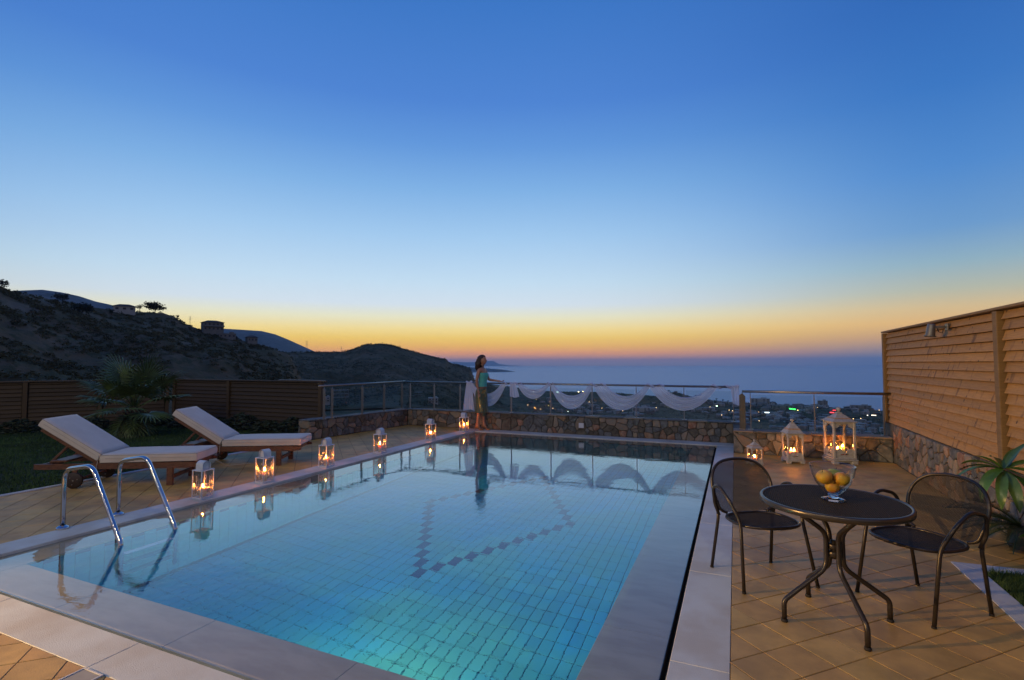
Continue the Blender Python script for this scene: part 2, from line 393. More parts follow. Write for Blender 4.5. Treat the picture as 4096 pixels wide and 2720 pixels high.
# wet ledge
LZ = -.026
slabs(pool_o, 'ledge_slab', IX1, -.379, Y0+.006, Y1, LZ, .05, m_ledge, 1.22, 5)
slabs(pool_o, 'ledge_slab', IX0+.002, IX1-.002, Y0+.006, IY0, LZ, .05, m_ledge, 1.22, 6)
slabs(pool_o, 'ledge_slab', X0, IX0, Y0+.006, Y1, LZ, .05, m_ledge, 1.22, 7)
slabs(pool_o, 'ledge_slab', IX0+.002, IX1-.002, IY1, Y1, LZ, .05, m_ledge, 1.22, 8)
b = MB(); b.box((-.3605, 6.15, -.10), (.03, 8.6, .02)); b.box((-3.0, 1.859, -.10), (5.2, .026, .02))
b.box((-.3775, 6.15, -.06), (.0025, 8.58, .09)); b.box((-.3463, 6.15, -.06), (.0022, 8.58, .075)); b.box((-3., 1.8475, -.06), (5.3, .003, .075))
b.build('overflow_channel', m_black, pool_o)
# floor tiles
TX, TY = (IX1-IX0)/42, (IY1-IY0)/43
floor = MB(); floor.box(((IX0+IX1)/2, (IY0+IY1)/2, -DEPTH-.016), (IX1-IX0, IY1-IY0, .02))
floor_o = tag(floor.build('pool_floor', m_pgrout), 'blue tiled floor of the swimming pool', kind='structure')
tme = MB(); tme.box((0, 0, -.004), (TX-.008, TY-.009, .010), .0015); tme_l = tme.mesh('tile', m_ptile); tme_d = tme.mesh('tile', m_pdark)
cells = [(i, j) for i in range(42) for j in range(43)]
dark = {(i, j) for i, j in cells if abs(abs(i-20)+abs(j-22)-10) == 0}
def fpri(c):      # how large the tile shows
    x = IX0+(c[0]+.5)*TX; y = IY0+(c[1]+.5)*TY; d = math.hypot(x, y); inv = 1 if (y-.9) > -.9*x*.55+1.1 else 3
    return d*inv
near = set(sorted(cells, key=fpri)[:262]) | dark
rest = MB()
for (i, j) in cells:
    x = IX0+(i+.5)*TX; y = IY0+(j+.5)*TY; z = -DEPTH+random.uniform(-.0012, .0012)
    if (i, j) in near: inst('tile', tme_d if (i, j) in dark else tme_l, floor_o, (x, y, z))
    else: rest.box((x, y, z-.004), (TX-.008, TY-.009, .010))
tag(rest.build('tile_field', m_ptile, floor_o), kind='stuff')
# tiled walls of the basin
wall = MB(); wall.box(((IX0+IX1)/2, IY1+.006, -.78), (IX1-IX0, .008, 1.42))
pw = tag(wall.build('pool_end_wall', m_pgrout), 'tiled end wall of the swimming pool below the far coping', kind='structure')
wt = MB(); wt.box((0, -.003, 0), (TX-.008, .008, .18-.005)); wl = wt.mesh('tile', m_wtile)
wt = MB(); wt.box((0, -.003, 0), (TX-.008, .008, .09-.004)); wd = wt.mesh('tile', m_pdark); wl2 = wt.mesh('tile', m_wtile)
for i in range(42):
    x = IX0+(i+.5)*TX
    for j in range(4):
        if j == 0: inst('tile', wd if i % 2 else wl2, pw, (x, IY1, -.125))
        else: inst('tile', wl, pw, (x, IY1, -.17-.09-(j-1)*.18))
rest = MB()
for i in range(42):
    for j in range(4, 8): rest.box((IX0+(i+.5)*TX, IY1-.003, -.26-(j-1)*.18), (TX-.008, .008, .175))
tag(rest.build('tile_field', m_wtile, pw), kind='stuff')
sw = MB()
for X, s_ in ((IX0, 1), (IX1, -1)):
    for i in range(int((IY1-IY0)/.11)):
        for j in range(8):
            if j == 0: sw.m = i % 2
            sw.box((X-.001*s_, IY0+.055+i*.11, (-.125 if j == 0 else -.26-(j-1)*.18)), (.008, .104, .086 if j == 0 else .175)); sw.m = 0
for i in range(42):
    for j in range(8):
        sw.box((IX0+(i+.5)*TX, IY0+.001, (-.125 if j == 0 else -.26-(j-1)*.18)), (TX-.008, .008, .086 if j == 0 else .175))
pws = tag(sw.build('pool_side_wall', [m_ptile, m_pdark]), 'tiled side walls of the swimming pool', kind='structure')

# water
def water_mat():
    m = bpy.data.materials.new('pool_water'); m.use_nodes = True; t = m.node_tree; t.nodes.clear()
    g = t.nodes.new('ShaderNodeBsdfGlass'); g.inputs['IOR'].default_value = 1.333; g.inputs['Roughness'].default_value = 0.; g.inputs[0].default_value = (1, 1, 1, 1)
    o = t.nodes.new('ShaderNodeOutputMaterial')
    gl = t.nodes.new('ShaderNodeBsdfGlossy'); gl.inputs['Roughness'].default_value = 0.; lw = t.nodes.new('ShaderNodeLayerWeight'); lw.inputs[0].default_value = .5
    mx = t.nodes.new('ShaderNodeMixShader'); t.links.new(mth(t, 'MULTIPLY', mth(t, 'POWER', lw.outputs['Facing'], 3.4), .78), mx.inputs[0]); t.links.new(g.outputs[0], mx.inputs[1]); t.links.new(gl.outputs[0], mx.inputs[2]); t.links.new(mx.outputs[0], o.inputs[0])
    ge = t.nodes.new('ShaderNodeNewGeometry')
    def nz(sc, st=(1, 1, 1), det=2, dist=0):
        mp = t.nodes.new('ShaderNodeMapping'); mp.inputs['Scale'].default_value = st; mp.inputs['Rotation'].default_value = (0, 0, .5); t.links.new(ge.outputs['Position'], mp.inputs[0])
        n = t.nodes.new('ShaderNodeTexNoise'); n.inputs['Scale'].default_value = sc; n.inputs['Detail'].default_value = det; n.inputs['Distortion'].default_value = dist; t.links.new(mp.outputs[0], n.inputs['Vector']); return n.outputs[0]
    patch = mrange(t, nz(.55, det=1), .42, .62, .25, 1.)
    near = nz(1.3, (1, 1.0, 1), 2, .6); fine = nz(7., (1, 1.8, 1), 3, 1.2); vf = nz(26, (1, 1.4, 1), 2, .5)
    h = mth(t, 'ADD', mth(t, 'MULTIPLY', near, .45), mth(t, 'MULTIPLY', mth(t, 'ADD', mth(t, 'MULTIPLY', fine, .16), mth(t, 'MULTIPLY', vf, .018)), patch))
    # one soft ring of ripples as in a pool where the inlet stirs the surface
    b = t.nodes.new('ShaderNodeBump'); b.inputs['Strength'].default_value = 1.; b.inputs['Distance'].default_value = .0075
    t.links.new(h, b.inputs['Height']); t.links.new(b.outputs[0], g.inputs['Normal']); t.links.new(b.outputs[0], gl.inputs['Normal']); return m
m_water = water_mat()
wm = MB(); gx, gy = 24, 40
wm.add([(X0+(X1-X0)*i/gx, Y0+(Y1-Y0)*j/gy, WZ) for i in range(gx+1) for j in range(gy+1)], [(i*(gy+1)+j, (i+1)*(gy+1)+j, (i+1)*(gy+1)+j+1, i*(gy+1)+j+1) for i in range(gx) for j in range(gy)], True)
tag(wm.build('pool_water', m_water), 'clear still water filling the pool to its brim', kind='structure')

# ------------------------------------------------------------------ terrace paving (diagonal square tiles)
PD = .3365      # diagonal of a tile
def paving(name, label, rects, z, base, prio, nmax=300, skip=None, ph=(-.06, 2.96)):
    b = MB()
    for r in base: b.box(((r[0]+r[1])/2, (r[2]+r[3])/2, z-.004-.10), (r[1]-r[0], r[3]-r[2], .2))
    root = tag(b.build(name, m_grout), label, kind='structure')
    pcs = []
    g = .0032
    for (x0, x1, y0, y1) in rects:
        for i in range(int((x0-ph[0])/PD*2)-2, int((x1-ph[0])/PD*2)+3):
            for j in range(int((y0-ph[1])/PD*2)-2, int((y1-ph[1])/PD*2)+3):
                if (i+j) % 2 == 0: continue
                cx, cy = ph[0]+i*PD/2, ph[1]+j*PD/2; h = PD/2-g
                P = [(cx-h, cy), (cx, cy-h), (cx+h, cy), (cx, cy+h)]
                Q = clip_rect(P, x0, x1, y0, y1)
                if len(Q) >= 3 and area(Q) > .0012: pcs.append((cx, cy, ccw(Q), area(Q) > area(P)*.999))
    pcs.sort(key=lambda p: prio(p[0], p[1]))
    full = MB(); h = PD/2-g; full.prism([(-h, 0), (0, -h), (h, 0), (0, h)], -.012, 0, .0022); fm = full.mesh('tile', m_tile)
    rest = MB(); rd = random.Random(3)
    for k, (cx, cy, Q, isf) in enumerate(pcs):
        dz = z+rd.uniform(-.0008, .0008)
        if k < nmax:
            if isf: inst('tile', fm, root, (cx, cy, dz))
            else:
                q = MB(); q.prism([(p[0]-cx, p[1]-cy) for p in Q], -.012, 0, .0022); q.build('tile', m_tile, root, (cx, cy, dz))
        else: rest.prism(Q, dz-.012, dz, .0022)
    if rest.f: tag(rest.build('tile_field', m_tile, root), kind='stuff')
    return root
def infront(x, y):
    d = y*math.cos(YAW)-x*math.sin(YAW); s_ = x*math.cos(YAW)+y*math.sin(YAW)
    return d, s_
def prio(x, y):
    d, s_ = infront(x, y)
    if d < .6 or abs(s_/d) > 1.12 or (1.56/d) > .72: return 100+math.hypot(x, y)
    return d
paving('right_terrace', 'ochre tiled terrace right of the pool in diagonal square tiles', [(-.052, 1.512, .2, 9.70), (1.514, 2.23, 5.10, 9.70)], 0.,
       [(-.052, 1.512, -2., 9.9), (1.512, 2.4, 5.10, 9.9)], prio)
paving('left_terrace', 'sandy tiled terrace beside the loungers in diagonal square tiles', [(-7.93, -5.823, 0., 10.86), (-5.823, -.052, .2, 1.584)], 0.,
       [(-7.93, -5.80, -2., 11.), (-5.80, -.052, -2, 1.60)], prio, ph=(-5.823, 3.15))

# drain cover near the camera
t = tag(empty('drain_cover', (-3.0, 1.50, .001)), 'small square drain cover with pale rim set in the tiles beside the near coping', 'drain')
b = MB()
for dx, dy, w, h in ((0, .075, .16, .010), (0, -.075, .16, .010), (.075, 0, .01, .14), (-.075, 0, .01, .14)): b.box((dx, dy, .004), (w, h, .008), .001)
b.build('rim', m_kerb, t)
b = MB(); b.box((0, 0, .002), (.139, .139, .006), .001); b.build('lid', m_conc, t)

# kerbs of the lawn and planter
kb = tag(empty('lawn_kerb', (0, 0, 0)), 'white kerb stones between the lawn and the left terrace', kind='structure')
slabs(kb, 'kerb_stone', -8.01, -7.933, -.5, 7.2, .012, .14, m_kerb, .9, 11)
kb = tag(empty('planter_kerb', (0, 0, 0)), 'pale kerb stones round the planting bed at the right', kind='structure')
b = MB(); b.prism(ccw([(1.514, 5.095), (1.514, 2.6), (1.655, 2.6), (1.655, 4.955)]), -.1, .006, .002); b.build('kerb_stone', m_kerb, kb)
b = MB(); b.prism(ccw([(1.514, 5.097), (1.657, 4.957), (2.6, 5.02), (2.6, 5.16)]), -.1, .006, .002); b.build('kerb_stone', m_kerb, kb)

# ------------------------------------------------------------------ stone walls
def voronoi(Wd, Hd, n, rd, asp):
    rows = max(1, round(math.sqrt(n*Hd/Wd*asp))); cols = max(1, round(n/rows)); pts = []
    for r in range(rows):
        c0 = cols+rd.choice((-1, 0, 1)) if cols > 6 else cols
        for c in range(c0):
            pts.append(((c+.5+(.5 if r % 2 else 0)*.9+rd.uniform(-.36, .36))*Wd/c0 % Wd, (r+.5+rd.uniform(-.3, .3))*Hd/rows))
    pts = [p for p in pts if rd.random() > .24]+[(rd.uniform(0, Wd), rd.uniform(0, Hd)) for _ in range(int(len(pts)*.12))]
    out = []
    for i, p in enumerate(pts):
        poly = [(0, 0), (Wd, 0), (Wd, Hd), (0, Hd)]
        for j, q in enumerate(pts):
            if i == j or abs(p[0]-q[0]) > 4*Wd/cols: continue
            a, b_ = q[0]-p[0], q[1]-p[1]; c = (q[0]**2+q[1]**2-p[0]**2-p[1]**2)/2
            poly = clip_poly(poly, a, b_, c)
            if len(poly) < 3: break
        if len(poly) >= 3 and area(poly) > .0015: out.append(ccw(poly))
    return out
def stone_mesh(poly, rd, gap=.008, proud=.02):
    n = len(poly); cx = sum(p[0] for p in poly)/n; cy = sum(p[1] for p in poly)/n
    P = []
    for i in range(n):        # cut the corners once
        p, q = poly[i], poly[(i+1) % n]
        if math.hypot(p[0]-q[0], p[1]-q[1]) < .02: P.append(((p[0]+q[0])/2, (p[1]+q[1])/2)); continue
        e1, e2 = rd.uniform(.08, .26), rd.uniform(.08, .26); P.append((p[0]*(1-e1)+q[0]*e1, p[1]*(1-e1)+q[1]*e1)); P.append((p[0]*e2+q[0]*(1-e2), p[1]*e2+q[1]*(1-e2)))
    P = [(x-cx, y-cy) for x, y in P]
    def sh(g, js):
        r = []
        for x, y in P:
            l = math.hypot(x, y) or 1; k = max(.2, (l-g)/l); r.append((x*k+rd.uniform(-js, js), y*k+rd.uniform(-js, js)))
        return r
    m = len(P); a, b_, c = sh(gap, .002), sh(gap+.005, .003), sh(gap+.024, .004)
    vs = [(x, y, -.03) for x, y in a]+[(x, y, proud*.6) for x, y in b_]+[(x, y, proud+rd.uniform(-.004, .005)) for x, y in c]
    fs = [tuple(range(2*m, 3*m))]
    for q in range(2):
        for i in range(m): j = (i+1) % m; fs.append((q*m+i, q*m+j, (q+1)*m+j, (q+1)*m+i))
    return vs, fs, cx, cy
def wall_face(parent, Mf, Wd, Hd, n, seed, asp=1.2, weights=(5, 4, 3, 1.6), gap=.0045, proud=.009):
    """Mf maps (u, v, w) of the face to the world; w points out of the wall"""
    rd = random.Random(seed)
    for poly in voronoi(Wd, Hd, n, rd, asp):
        vs, fs, cx, cy = stone_mesh(poly, rd, gap, proud*rd.uniform(.6, 1.3))
        b = MB(); b.add(vs, fs, False)
        o = b.build('stone', rd.choices(STONES, weights)[0], parent)
        o.matrix_local = Mf @ Matrix.Translation((cx, cy, 0))
def face_m(o, ux, n):       # origin, direction of u, outward normal; v is up
    u = Vector(ux).normalized(); w = Vector(n).normalized(); v = Vector((0, 0, 1))
    M = Matrix((u, v, w)).transposed().to_4x4(); M.translation = o; return M
def capping(parent, p0, p1, nrm, depth, z, seed, L_=.42, th=.022, mt=None):
    rd = random.Random(seed); p0, p1 = Vector(p0), Vector(p1); d = p1-p0; l = d.length; d.normalize(); nrm = Vector(nrm).normalized()
    s_ = 0; back = -nrm
    while s_ < l-.05:
        e = min(l, s_+L_*rd.uniform(.7, 1.3));
        if l-e < .12: e = l
        o1, o2 = rd.uniform(.004, .022), rd.uniform(.004, .022)
        a = p0+d*(s_+.003)+nrm*o1; b_ = p0+d*(e-.003)+nrm*o2; c = p0+d*(e-.003)+back*depth; f = p0+d*(s_+.003)+back*depth
        q = MB(); q.prism(ccw([(a.x, a.y), (b_.x, b_.y), (c.x, c.y), (f.x, f.y)]), z-th, z+rd.uniform(-.002, .003), .003, bottom=True)
        q.build('capstone', mt or rd.choice(STONES[:2]), parent); s_ = e
def stone_wall(name, label, faces, body, caps, seed):
    b = MB()
    for poly, z0, z1 in body: b.prism(ccw(poly), z0, z1)
    w = tag(b.build(name, m_mortar), label, 'wall')
    for k, (o, u, n, Wd, Hd, cnt, asp, wts) in enumerate(faces): wall_face(w, face_m(o, u, n), Wd, Hd, cnt, seed+k, asp, wts)
    for k, c in enumerate(caps): capping(w, *c, seed=seed+50+k)
    return w
WH = .385
ld = Vector((-7.62+7.94, 10.80-7.88, 0)); LL = ld.length; ldn = ld.normalized(); lnr = Vector((ldn.y, -ldn.x, 0))
stone_wall('stone_wall', 'low rubble stone wall with steel railing on the left beyond the loungers',
           [((-7.94, 7.88, 0), ldn, lnr, LL, WH, 62, 1.25, (5, 3, 2, .8)), ((-8.25, 7.90, 0), (1, -.06, 0), (0, -1, 0), .31, WH, 6, 1.2, (5, 3, 2, .5))],
           [([(-7.96, 7.90), (-7.64, 10.82), (-7.96, 11.15), (-8.25, 7.92)], -1.2, WH-.002)],
           [((-7.94, 7.86, 0), (-7.62, 10.80, 0), lnr, .30, .408)], 21)
stone_wall('stone_wall', 'long low rubble stone wall behind the woman and the far end of the pool',
           [((-7.62, 10.83, 0), (1, 0, 0), (0, -1, 0), 7.56, WH, 165, 1.3, (5, 4, 3, 1.8))],
           [([(-7.62, 10.85), (-.06, 10.85), (-.06, 11.16), (-7.95, 11.16)], -1.2, WH-.002)],
           [((-7.60, 10.82, 0), (-.05, 10.82, 0), (0, -1, 0), .30, .408)], 31)
stone_wall('stone_wall', 'low rubble stone wall stepping forward behind the three white wooden lanterns',
           [((-.055, 9.70, 0), (1, 0, 0), (0, -1, 0), 2.28, .37, 46, 1.3, (5, 3, 3, 2.2))],
           [([(-.055, 9.72), (2.25, 9.72), (2.25, 10.06), (-.055, 10.06)], -1.2, .368), ([(-.055, 10.062), (.25, 10.062), (.25, 11.16), (-.055, 11.16)], -1.2, .369)],
           [((-.058, 9.69, 0), (2.22, 9.69, 0), (0, -1, 0), .34, .392), ((-.05, 10.90, 0), (.26, 10.90, 0), (0, -1, 0), -.0+.2, .393)], 41)
stone_wall('stone_wall', 'taller rubble stone wall with reddish stones carrying the wooden fence on the right',
           [((2.23, 9.68, 0), (0, -1, 0), (-1, 0, 0), 7.0, .59, 250, 1.0, (5, 3.4, 1.4, 2.4))],
           [([(2.25, 2.6), (2.25, 10.3), (2.6, 10.3), (2.6, 2.6)], -1.2, .592)], [], 51)
b = MB(); b.box((-3.09, 10.802, .205), (.112, .012, .105), .003); tag(b.build('junction_box', m_white), 'square white junction box cover on the stone wall beyond the pool', 'junction box')

# ------------------------------------------------------------------ railings
def railing(name, label, a, b, zr, posts, glass_z=(.43, 1.0), basez=.405, wdir=None, big=(), r=.022, rail=None):
    a, b = Vector((*a, 0)), Vector((*b, 0)); d = (b-a).normalized(); n = Vector((d.y, -d.x, 0))
    root = tag(empty(name, (a.x, a.y, 0)), label, 'railing')
    ra, rb = rail if rail else (a, b)
    q = MB(); q.tube([Vector((ra[0], ra[1], zr))-Vector((a.x, a.y, 0)), Vector((rb[0], rb[1], zr))-Vector((a.x, a.y, 0))], r, 12); q.build('handrail', m_steel if name else m_railm, root)
    for k, s_ in enumerate(posts):
        w, th = (.10, .014) if k in big else (.055, .012)
        pm = MB(); zt = zr-.035; P = d*s_
        T = Matrix((n, d, Vector((0, 0, 1)))).transposed().to_4x4() if k not in big else Matrix((Vector((.94, -.34, 0)), Vector((.34, .94, 0)), Vector((0, 0, 1)))).transposed().to_4x4()
        T.translation = P
        pts = [(-w/2, basez), (w/2, basez), (w/2, zt-.05), (0.002, zt), (-w/2, zt-.035)]
        vs = [(x, -th/2, z) for x, z in pts]+[(x, th/2, z) for x, z in pts]
        m = len(pts); fs = [tuple(range(m)), tuple(range(m, 2*m))[::-1]]+[(i, i+m, (i+1) % m+m, (i+1) % m) for i in range(m)]
        pm.add(vs, fs, False, T); pm.tube([P+Vector((0, 0, zt-.06)), P+Vector((0, 0, zr-.012))], .006, 6)
        po = pm.build('post', m_dsteel if k in big else m_steel, root)
        q = MB(); q.box((0, 0, basez+.006), (max(w, .07), .085, .008), .002, T); q.build('base_plate', m_steel, po)
    for s0, s1 in zip(posts[:-1], posts[1:]):
        if s1-s0 < .3: continue
        q = MB(); A = d*(s0+.035)-n*.0; B = d*(s1-.035)
        q.bar((A.x, A.y, (glass_z[0]+glass_z[1])/2), (B.x, B.y, (glass_z[0]+glass_z[1])/2), .008, glass_z[1]-glass_z[0]); q.build('glass_panel', m_glassp, root)
    return root
railing('railing', 'steel and glass railing on the left stone wall running up to the wooden fence', (-7.80, 8.02), (-7.80, 10.92), 1.095,
        [.11, .34, 1.29, 2.08, 2.80], rail=((-7.80, 7.98), (-7.80, 10.95)))
railing('railing', 'long steel and glass railing draped with white cloth above the far end of the pool', (-7.78, 10.95), (.06, 10.95), 1.085,
        [.14, .86, 1.60, 2.01, 2.97, 3.94, 4.90, 5.85, 6.81, 7.73], rail=((-7.80, 10.95), (.06, 10.95)))
railing('railing', 'short steel and glass railing above the white wooden lanterns at the right', (.10, 9.90), (2.25, 9.90), 1.058,
        [0, .13, 1.10, 2.06], big=(0,), basez=.392, rail=((.10, 9.90), (2.30, 9.90)))
b = MB(); b.bar((-10.05, 9.0, 1.165), (-8.62, 9.0, 1.165), .05, .02, .003); tag(b.build('rail_bar', m_steel), 'steel flat bar lying on top of the left wooden fence', 'bar')

# ------------------------------------------------------------------ fences
def board_mesh(l, h, mt, tilt=.026):
    b = MB(); x0, x1 = 0, l       # x along, y out (towards viewer is -y), lower edge proud; slightly dished
    prof = [(.0, 0), (-.004-tilt, 0), (-.006-tilt, .004), (-.004-tilt*.8, h*.25), (-.003-tilt*.42, h*.6), (-.004, h), (0.004, h)]
    vs = [(x0, y, z) for y, z in prof]+[(x1, y, z) for y, z in prof]; n = len(prof)
    fs = [(i, i+1, i+1+n, i+n) for i in range(n-1)]+[(n-1, 0, n, 2*n-1), tuple(range(n))[::-1], tuple(range(n, 2*n))]
    b.add(vs, fs, False); return b.mesh('board', mt)
def fence(label, a, b, z0, z1, posts, pitch, cap=True, side=1, mt=None, pt=.09, topgap=0):
    """a->b with the viewer on the right-hand side (local -y)"""
    a, b = Vector(a), Vector(b); d = (b-a); l = d.length; rz = math.atan2(d.y, d.x)
    root = tag(empty('wooden_fence', (a.x, a.y, 0), rz), label, 'fence')
    for s_ in posts:
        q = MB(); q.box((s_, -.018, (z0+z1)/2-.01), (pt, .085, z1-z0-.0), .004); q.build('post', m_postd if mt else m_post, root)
    nb = int((z1-z0-.03)/pitch)
    for s0, s1 in zip(posts[:-1], posts[1:]):
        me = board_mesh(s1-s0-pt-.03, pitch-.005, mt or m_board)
        for k in range(nb+1):
            z = z0+.004+k*pitch
            if k == nb:
                hgt = z1-.012-z
                if hgt < .02: continue
                me = board_mesh(s1-s0-pt-.03, hgt, mt or m_board)
            o = inst('board', me, root, (s0+pt/2+.015, .0, z), (random.uniform(-.012, .012), 0, 0))
        q = MB(); q.box(((s0+s1)/2, .028, (z0+z1)/2), (s1-s0, .012, z1-z0-.03)); q.build('seam_shade_sheet', m_black, root)  # black sheet behind the boards stands in for shade in the seams
    if cap:
        q = MB(); q.box((l/2, -.01, z1+.010), (l+pt, .115, .026), .004); q.build('cap_rail', m_postd if mt else m_post, root)
    return root
fence('tall fence of horizontal pine boards standing on the stone wall at the right', (2.27, 10.06), (2.27, 2.2), .60, 2.045, [.0, 3.94, 7.8], .0965)
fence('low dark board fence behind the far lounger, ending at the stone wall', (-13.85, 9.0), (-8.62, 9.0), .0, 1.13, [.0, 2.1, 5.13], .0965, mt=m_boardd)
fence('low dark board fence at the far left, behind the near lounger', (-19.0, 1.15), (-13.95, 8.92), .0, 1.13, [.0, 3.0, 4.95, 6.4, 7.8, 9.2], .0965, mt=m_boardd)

# spotlight on the right fence
t = tag(empty('spotlight', (2.20, 7.30, 1.93)), 'small dark cylindrical spotlight fixed near the top of the wooden fence', 'spotlight')
b = MB(); b.lathe([(.0, .075), (.034, .075), (.038, .06), (.045, -.04), (.047, -.055), (.047, -.07), (0.04, -.07), (.0, -.06)], 20, True, Matrix.Translation((-.13, 0, 0)) @ Matrix.Rotation(.12, 4, 'Y')); b.build('lamp_body', m_railm, t)
b = MB(); b.lathe([(.048, -.058), (.058, -.062), (.058, -.075), (.048, -.075)], 20, True, Matrix.Translation((-.13, 0, 0)) @ Matrix.Rotation(.12, 4, 'Y'), True); b.build('rim', m_railm, t)
b = MB(); b.box((-.045, 0, .035), (.10, .03, .03), .005); b.box((.02, 0, .035), (.02, .08, .08), .005); b.build('bracket', m_railm, t)
b = MB(); b.tube([(-.07, 0, .02), (-.05, .02, -.02), (-.01, .04, -.03), (.0, .06, .0)], .004, 6); b.build('cable', m_black, t)

# ------------------------------------------------------------------ candles
def candle(x, y, z, r, h, label, cat='candle', flames=1, fh=.028):
    t = tag(empty('candle', (x, y, z)), label, cat)
    b = MB(); b.lathe([(0, 0), (r, 0), (r, h-.004), (r*.93, h), (r*.80, h-.004), (0, h-.008)], 18); b.build('wax', m_wax, t)
    for k in range(flames):
        dx = (k-(flames-1)/2)*r*.75
        b = MB(); b.tube([(dx, 0, h-.008), (dx+.001, 0, h+.007)], .0012, 5); w = b.build('wick', m_wick, t)
        k_ = fh/.028; b = MB(); b.lathe([(0, -.001), (.0045*k_, .003*k_), (.0064*k_, .009*k_), (.0052*k_, .016*k_), (.0026*k_, .023*k_), (0, .030*k_)], 10, True, Matrix.Translation((dx, 0, h+.003))); b.build('flame', m_flame, w)
    return t

# ------------------------------------------------------------------ metal lanterns along the pool
def metal_lantern(x, y, rz, label, clabel, up=False, rot_cap=0, red=False, seed=0):
    t = tag(empty('metal_lantern', (x, y, .014), rz), label, 'lantern', 'metal candle lanterns lined up along the pool edge')
    rd = random.Random(seed); s = .079; hb = .318
    b = MB(); b.box((0, 0, .012), (2*s, 2*s, .018), .002); b.box((0, 0, .002), (2*s+.004, 2*s+.004, .004)); b.build('base', m_white, t)
    for sx_ in (-1, 1):
        for sy_ in (-1, 1):
            q = MB(); q.box((sx_*(s-.005), sy_*(s-.005), .021+(hb-.021)/2), (.011, .011, hb-.021), .001); q.build('corner_post', m_white, t)
    b = MB(); b.box((0, 0, hb+.004), (2*s+.006, 2*s+.006, .010), .002); b.build('top_plate', m_white, t)
    # curved chimney: an arched sheet with round end plates
    R = Matrix.Rotation(rot_cap, 4, 'Z'); b = MB(); cw, ch = .052, .05; z0 = hb+.009; n = 12
    pr = [(-cw, z0)]+[(-cw*math.cos(PI*k/n), z0+ch-.0+cw*math.sin(PI*k/n)*.95) for k in range(n+1)]+[(cw, z0)]
    vs = [(p[0], -.055, p[1]) for p in pr]+[(p[0], .055, p[1]) for p in pr]; m = len(pr)
    b.add(vs, [(i, i+1, i+1+m, i+m) for i in range(m-1)], True, R)
    pr2 = [(p[0]*.94, z0+(p[1]-z0)*.97) for p in pr]
    vs = [(p[0], -.0548, p[1]) for p in pr2]+[(p[0], .0548, p[1]) for p in pr2]; b.add(vs, [(i, i+m, i+1+m, i+1) for i in range(m-1)], True, R)
    b.build('chimney', m_white, t)
    for sg in (-1, 1):
        q = MB(); pl = [(p[0]*.9, z0+.014+(p[1]-z0-.014)*.93) for p in pr if p[1] > z0+.01 or True]
        vs = [(p[0], sg*.030, p[1]) for p in pl]+[(p[0], sg*.0325, p[1]) for p in pl]
        q.add(vs, [tuple(range(m)), tuple(range(m, 2*m))[::-1]]+[(i, (i+1) % m, (i+1) % m+m, i+m) for i in range(m)], False, R); q.build('end_plate', m_white, t)
    # wire handle
    b = MB(); pts = []
    for k in range(15):
        a = PI*k/14; px = .078*math.cos(a); pz = .085*math.sin(a)
        if up: pts.append(R @ Vector((px*.85, .010+pz*.25, hb+.030+pz*1.05)))
        else: pts.append(R @ Vector((.062+pz*.62, px, hb+.018-pz*.30)))
    b.tube(pts, .0018, 6); b.build('wire_handle', m_white, t)
    for k in range(4):
        M = Matrix.Rotation(k*PI/2, 4, 'Z'); q = MB(); q.box((0, -s+.004, .02+(hb-.02)/2), (2*s-.024, .002, hb-.03), 0, M); g = q.build('glass_pane', m_pane, t)
        q = MB()          # etched stems and blossoms on the glass
        for j in range(6):
            x0_ = -.056+j*.0222+rd.uniform(-.006, .006); z_ = .03; x_ = x0_; pts = []
            top = rd.uniform(.13, .27)
            while z_ < top: pts.append((x_, -s-.0006, z_)); z_ += .02; x_ += rd.uniform(-.004, .004)
            pts.append((x_, -s-.0006, top)); q.tube(pts, .0015, 4, smooth=False, cap=False)
            for m_ in range(4):
                zc = rd.uniform(.25, 1)*top; xc = x0_+rd.uniform(-.012, .012); rr = rd.uniform(.006, .011)
                vs = [(xc, -s-.0012, zc)]+[(xc+rr*(1 if i % 2 else .62)*math.cos(PI*i/5), -s-.0012, zc+rr*(1 if i % 2 else .62)*math.sin(PI*i/5)) for i in range(10)]
                q.add([tuple(v) for v in vs], [(0, i+1, (i+1) % 10+1) for i in range(10)])
            q.tube([(x0_, -s-.0008, top*.5), (x0_+.013, -s-.0008, top*.62), (x0_+.009, -s-.0008, top*.72)], .0009, 4, cap=False)
        q2 = MB(); q2.add([tuple(M @ Vector(v)) for v in q.v], q.f); q2.build('etched_flowers', m_print, g)
        if red and k == 0:
            q3 = MB(); vs = [(.012+.013*math.cos(PI*i/6)*(1 if i % 2 else .75), -s-.0018, .205+.016*math.sin(PI*i/6)*(1 if i % 2 else .75)) for i in range(12)]
            q3.add([tuple(M @ Vector(v)) for v in vs], [tuple(range(12))]); q3.build('red_flower', m_red, g)
    candle(x, y, .014+.022, .033+.003*(seed % 2), (.115, .098, .122, .106, .128, .11)[seed % 6], clabel, fh=(.044, .038, .047)[seed % 3])
    return t
LXS = -5.655
metal_lantern(LXS, 4.02, 0.03, 'white metal lantern nearest the pool ladder, its wire handle folded down', 'candle inside the white lantern nearest the ladder', rot_cap=PI/2, seed=1)
metal_lantern(LXS, 4.86, -0.05, 'white metal lantern second from the ladder, its wire handle folded down', 'candle inside the second white lantern counted from the ladder', up=False, rot_cap=0, seed=2)
metal_lantern(LXS, 5.96, 0.02, 'white metal lantern with its wire handle raised in an arch above the cap', 'candle inside the lantern with the raised wire handle', up=True, rot_cap=0, seed=3)
metal_lantern(LXS, 7.22, 0.06, 'white metal lantern fourth from the ladder, on the pool edge past the loungers', 'candle inside the fourth white lantern from the ladder', rot_cap=0, seed=4)
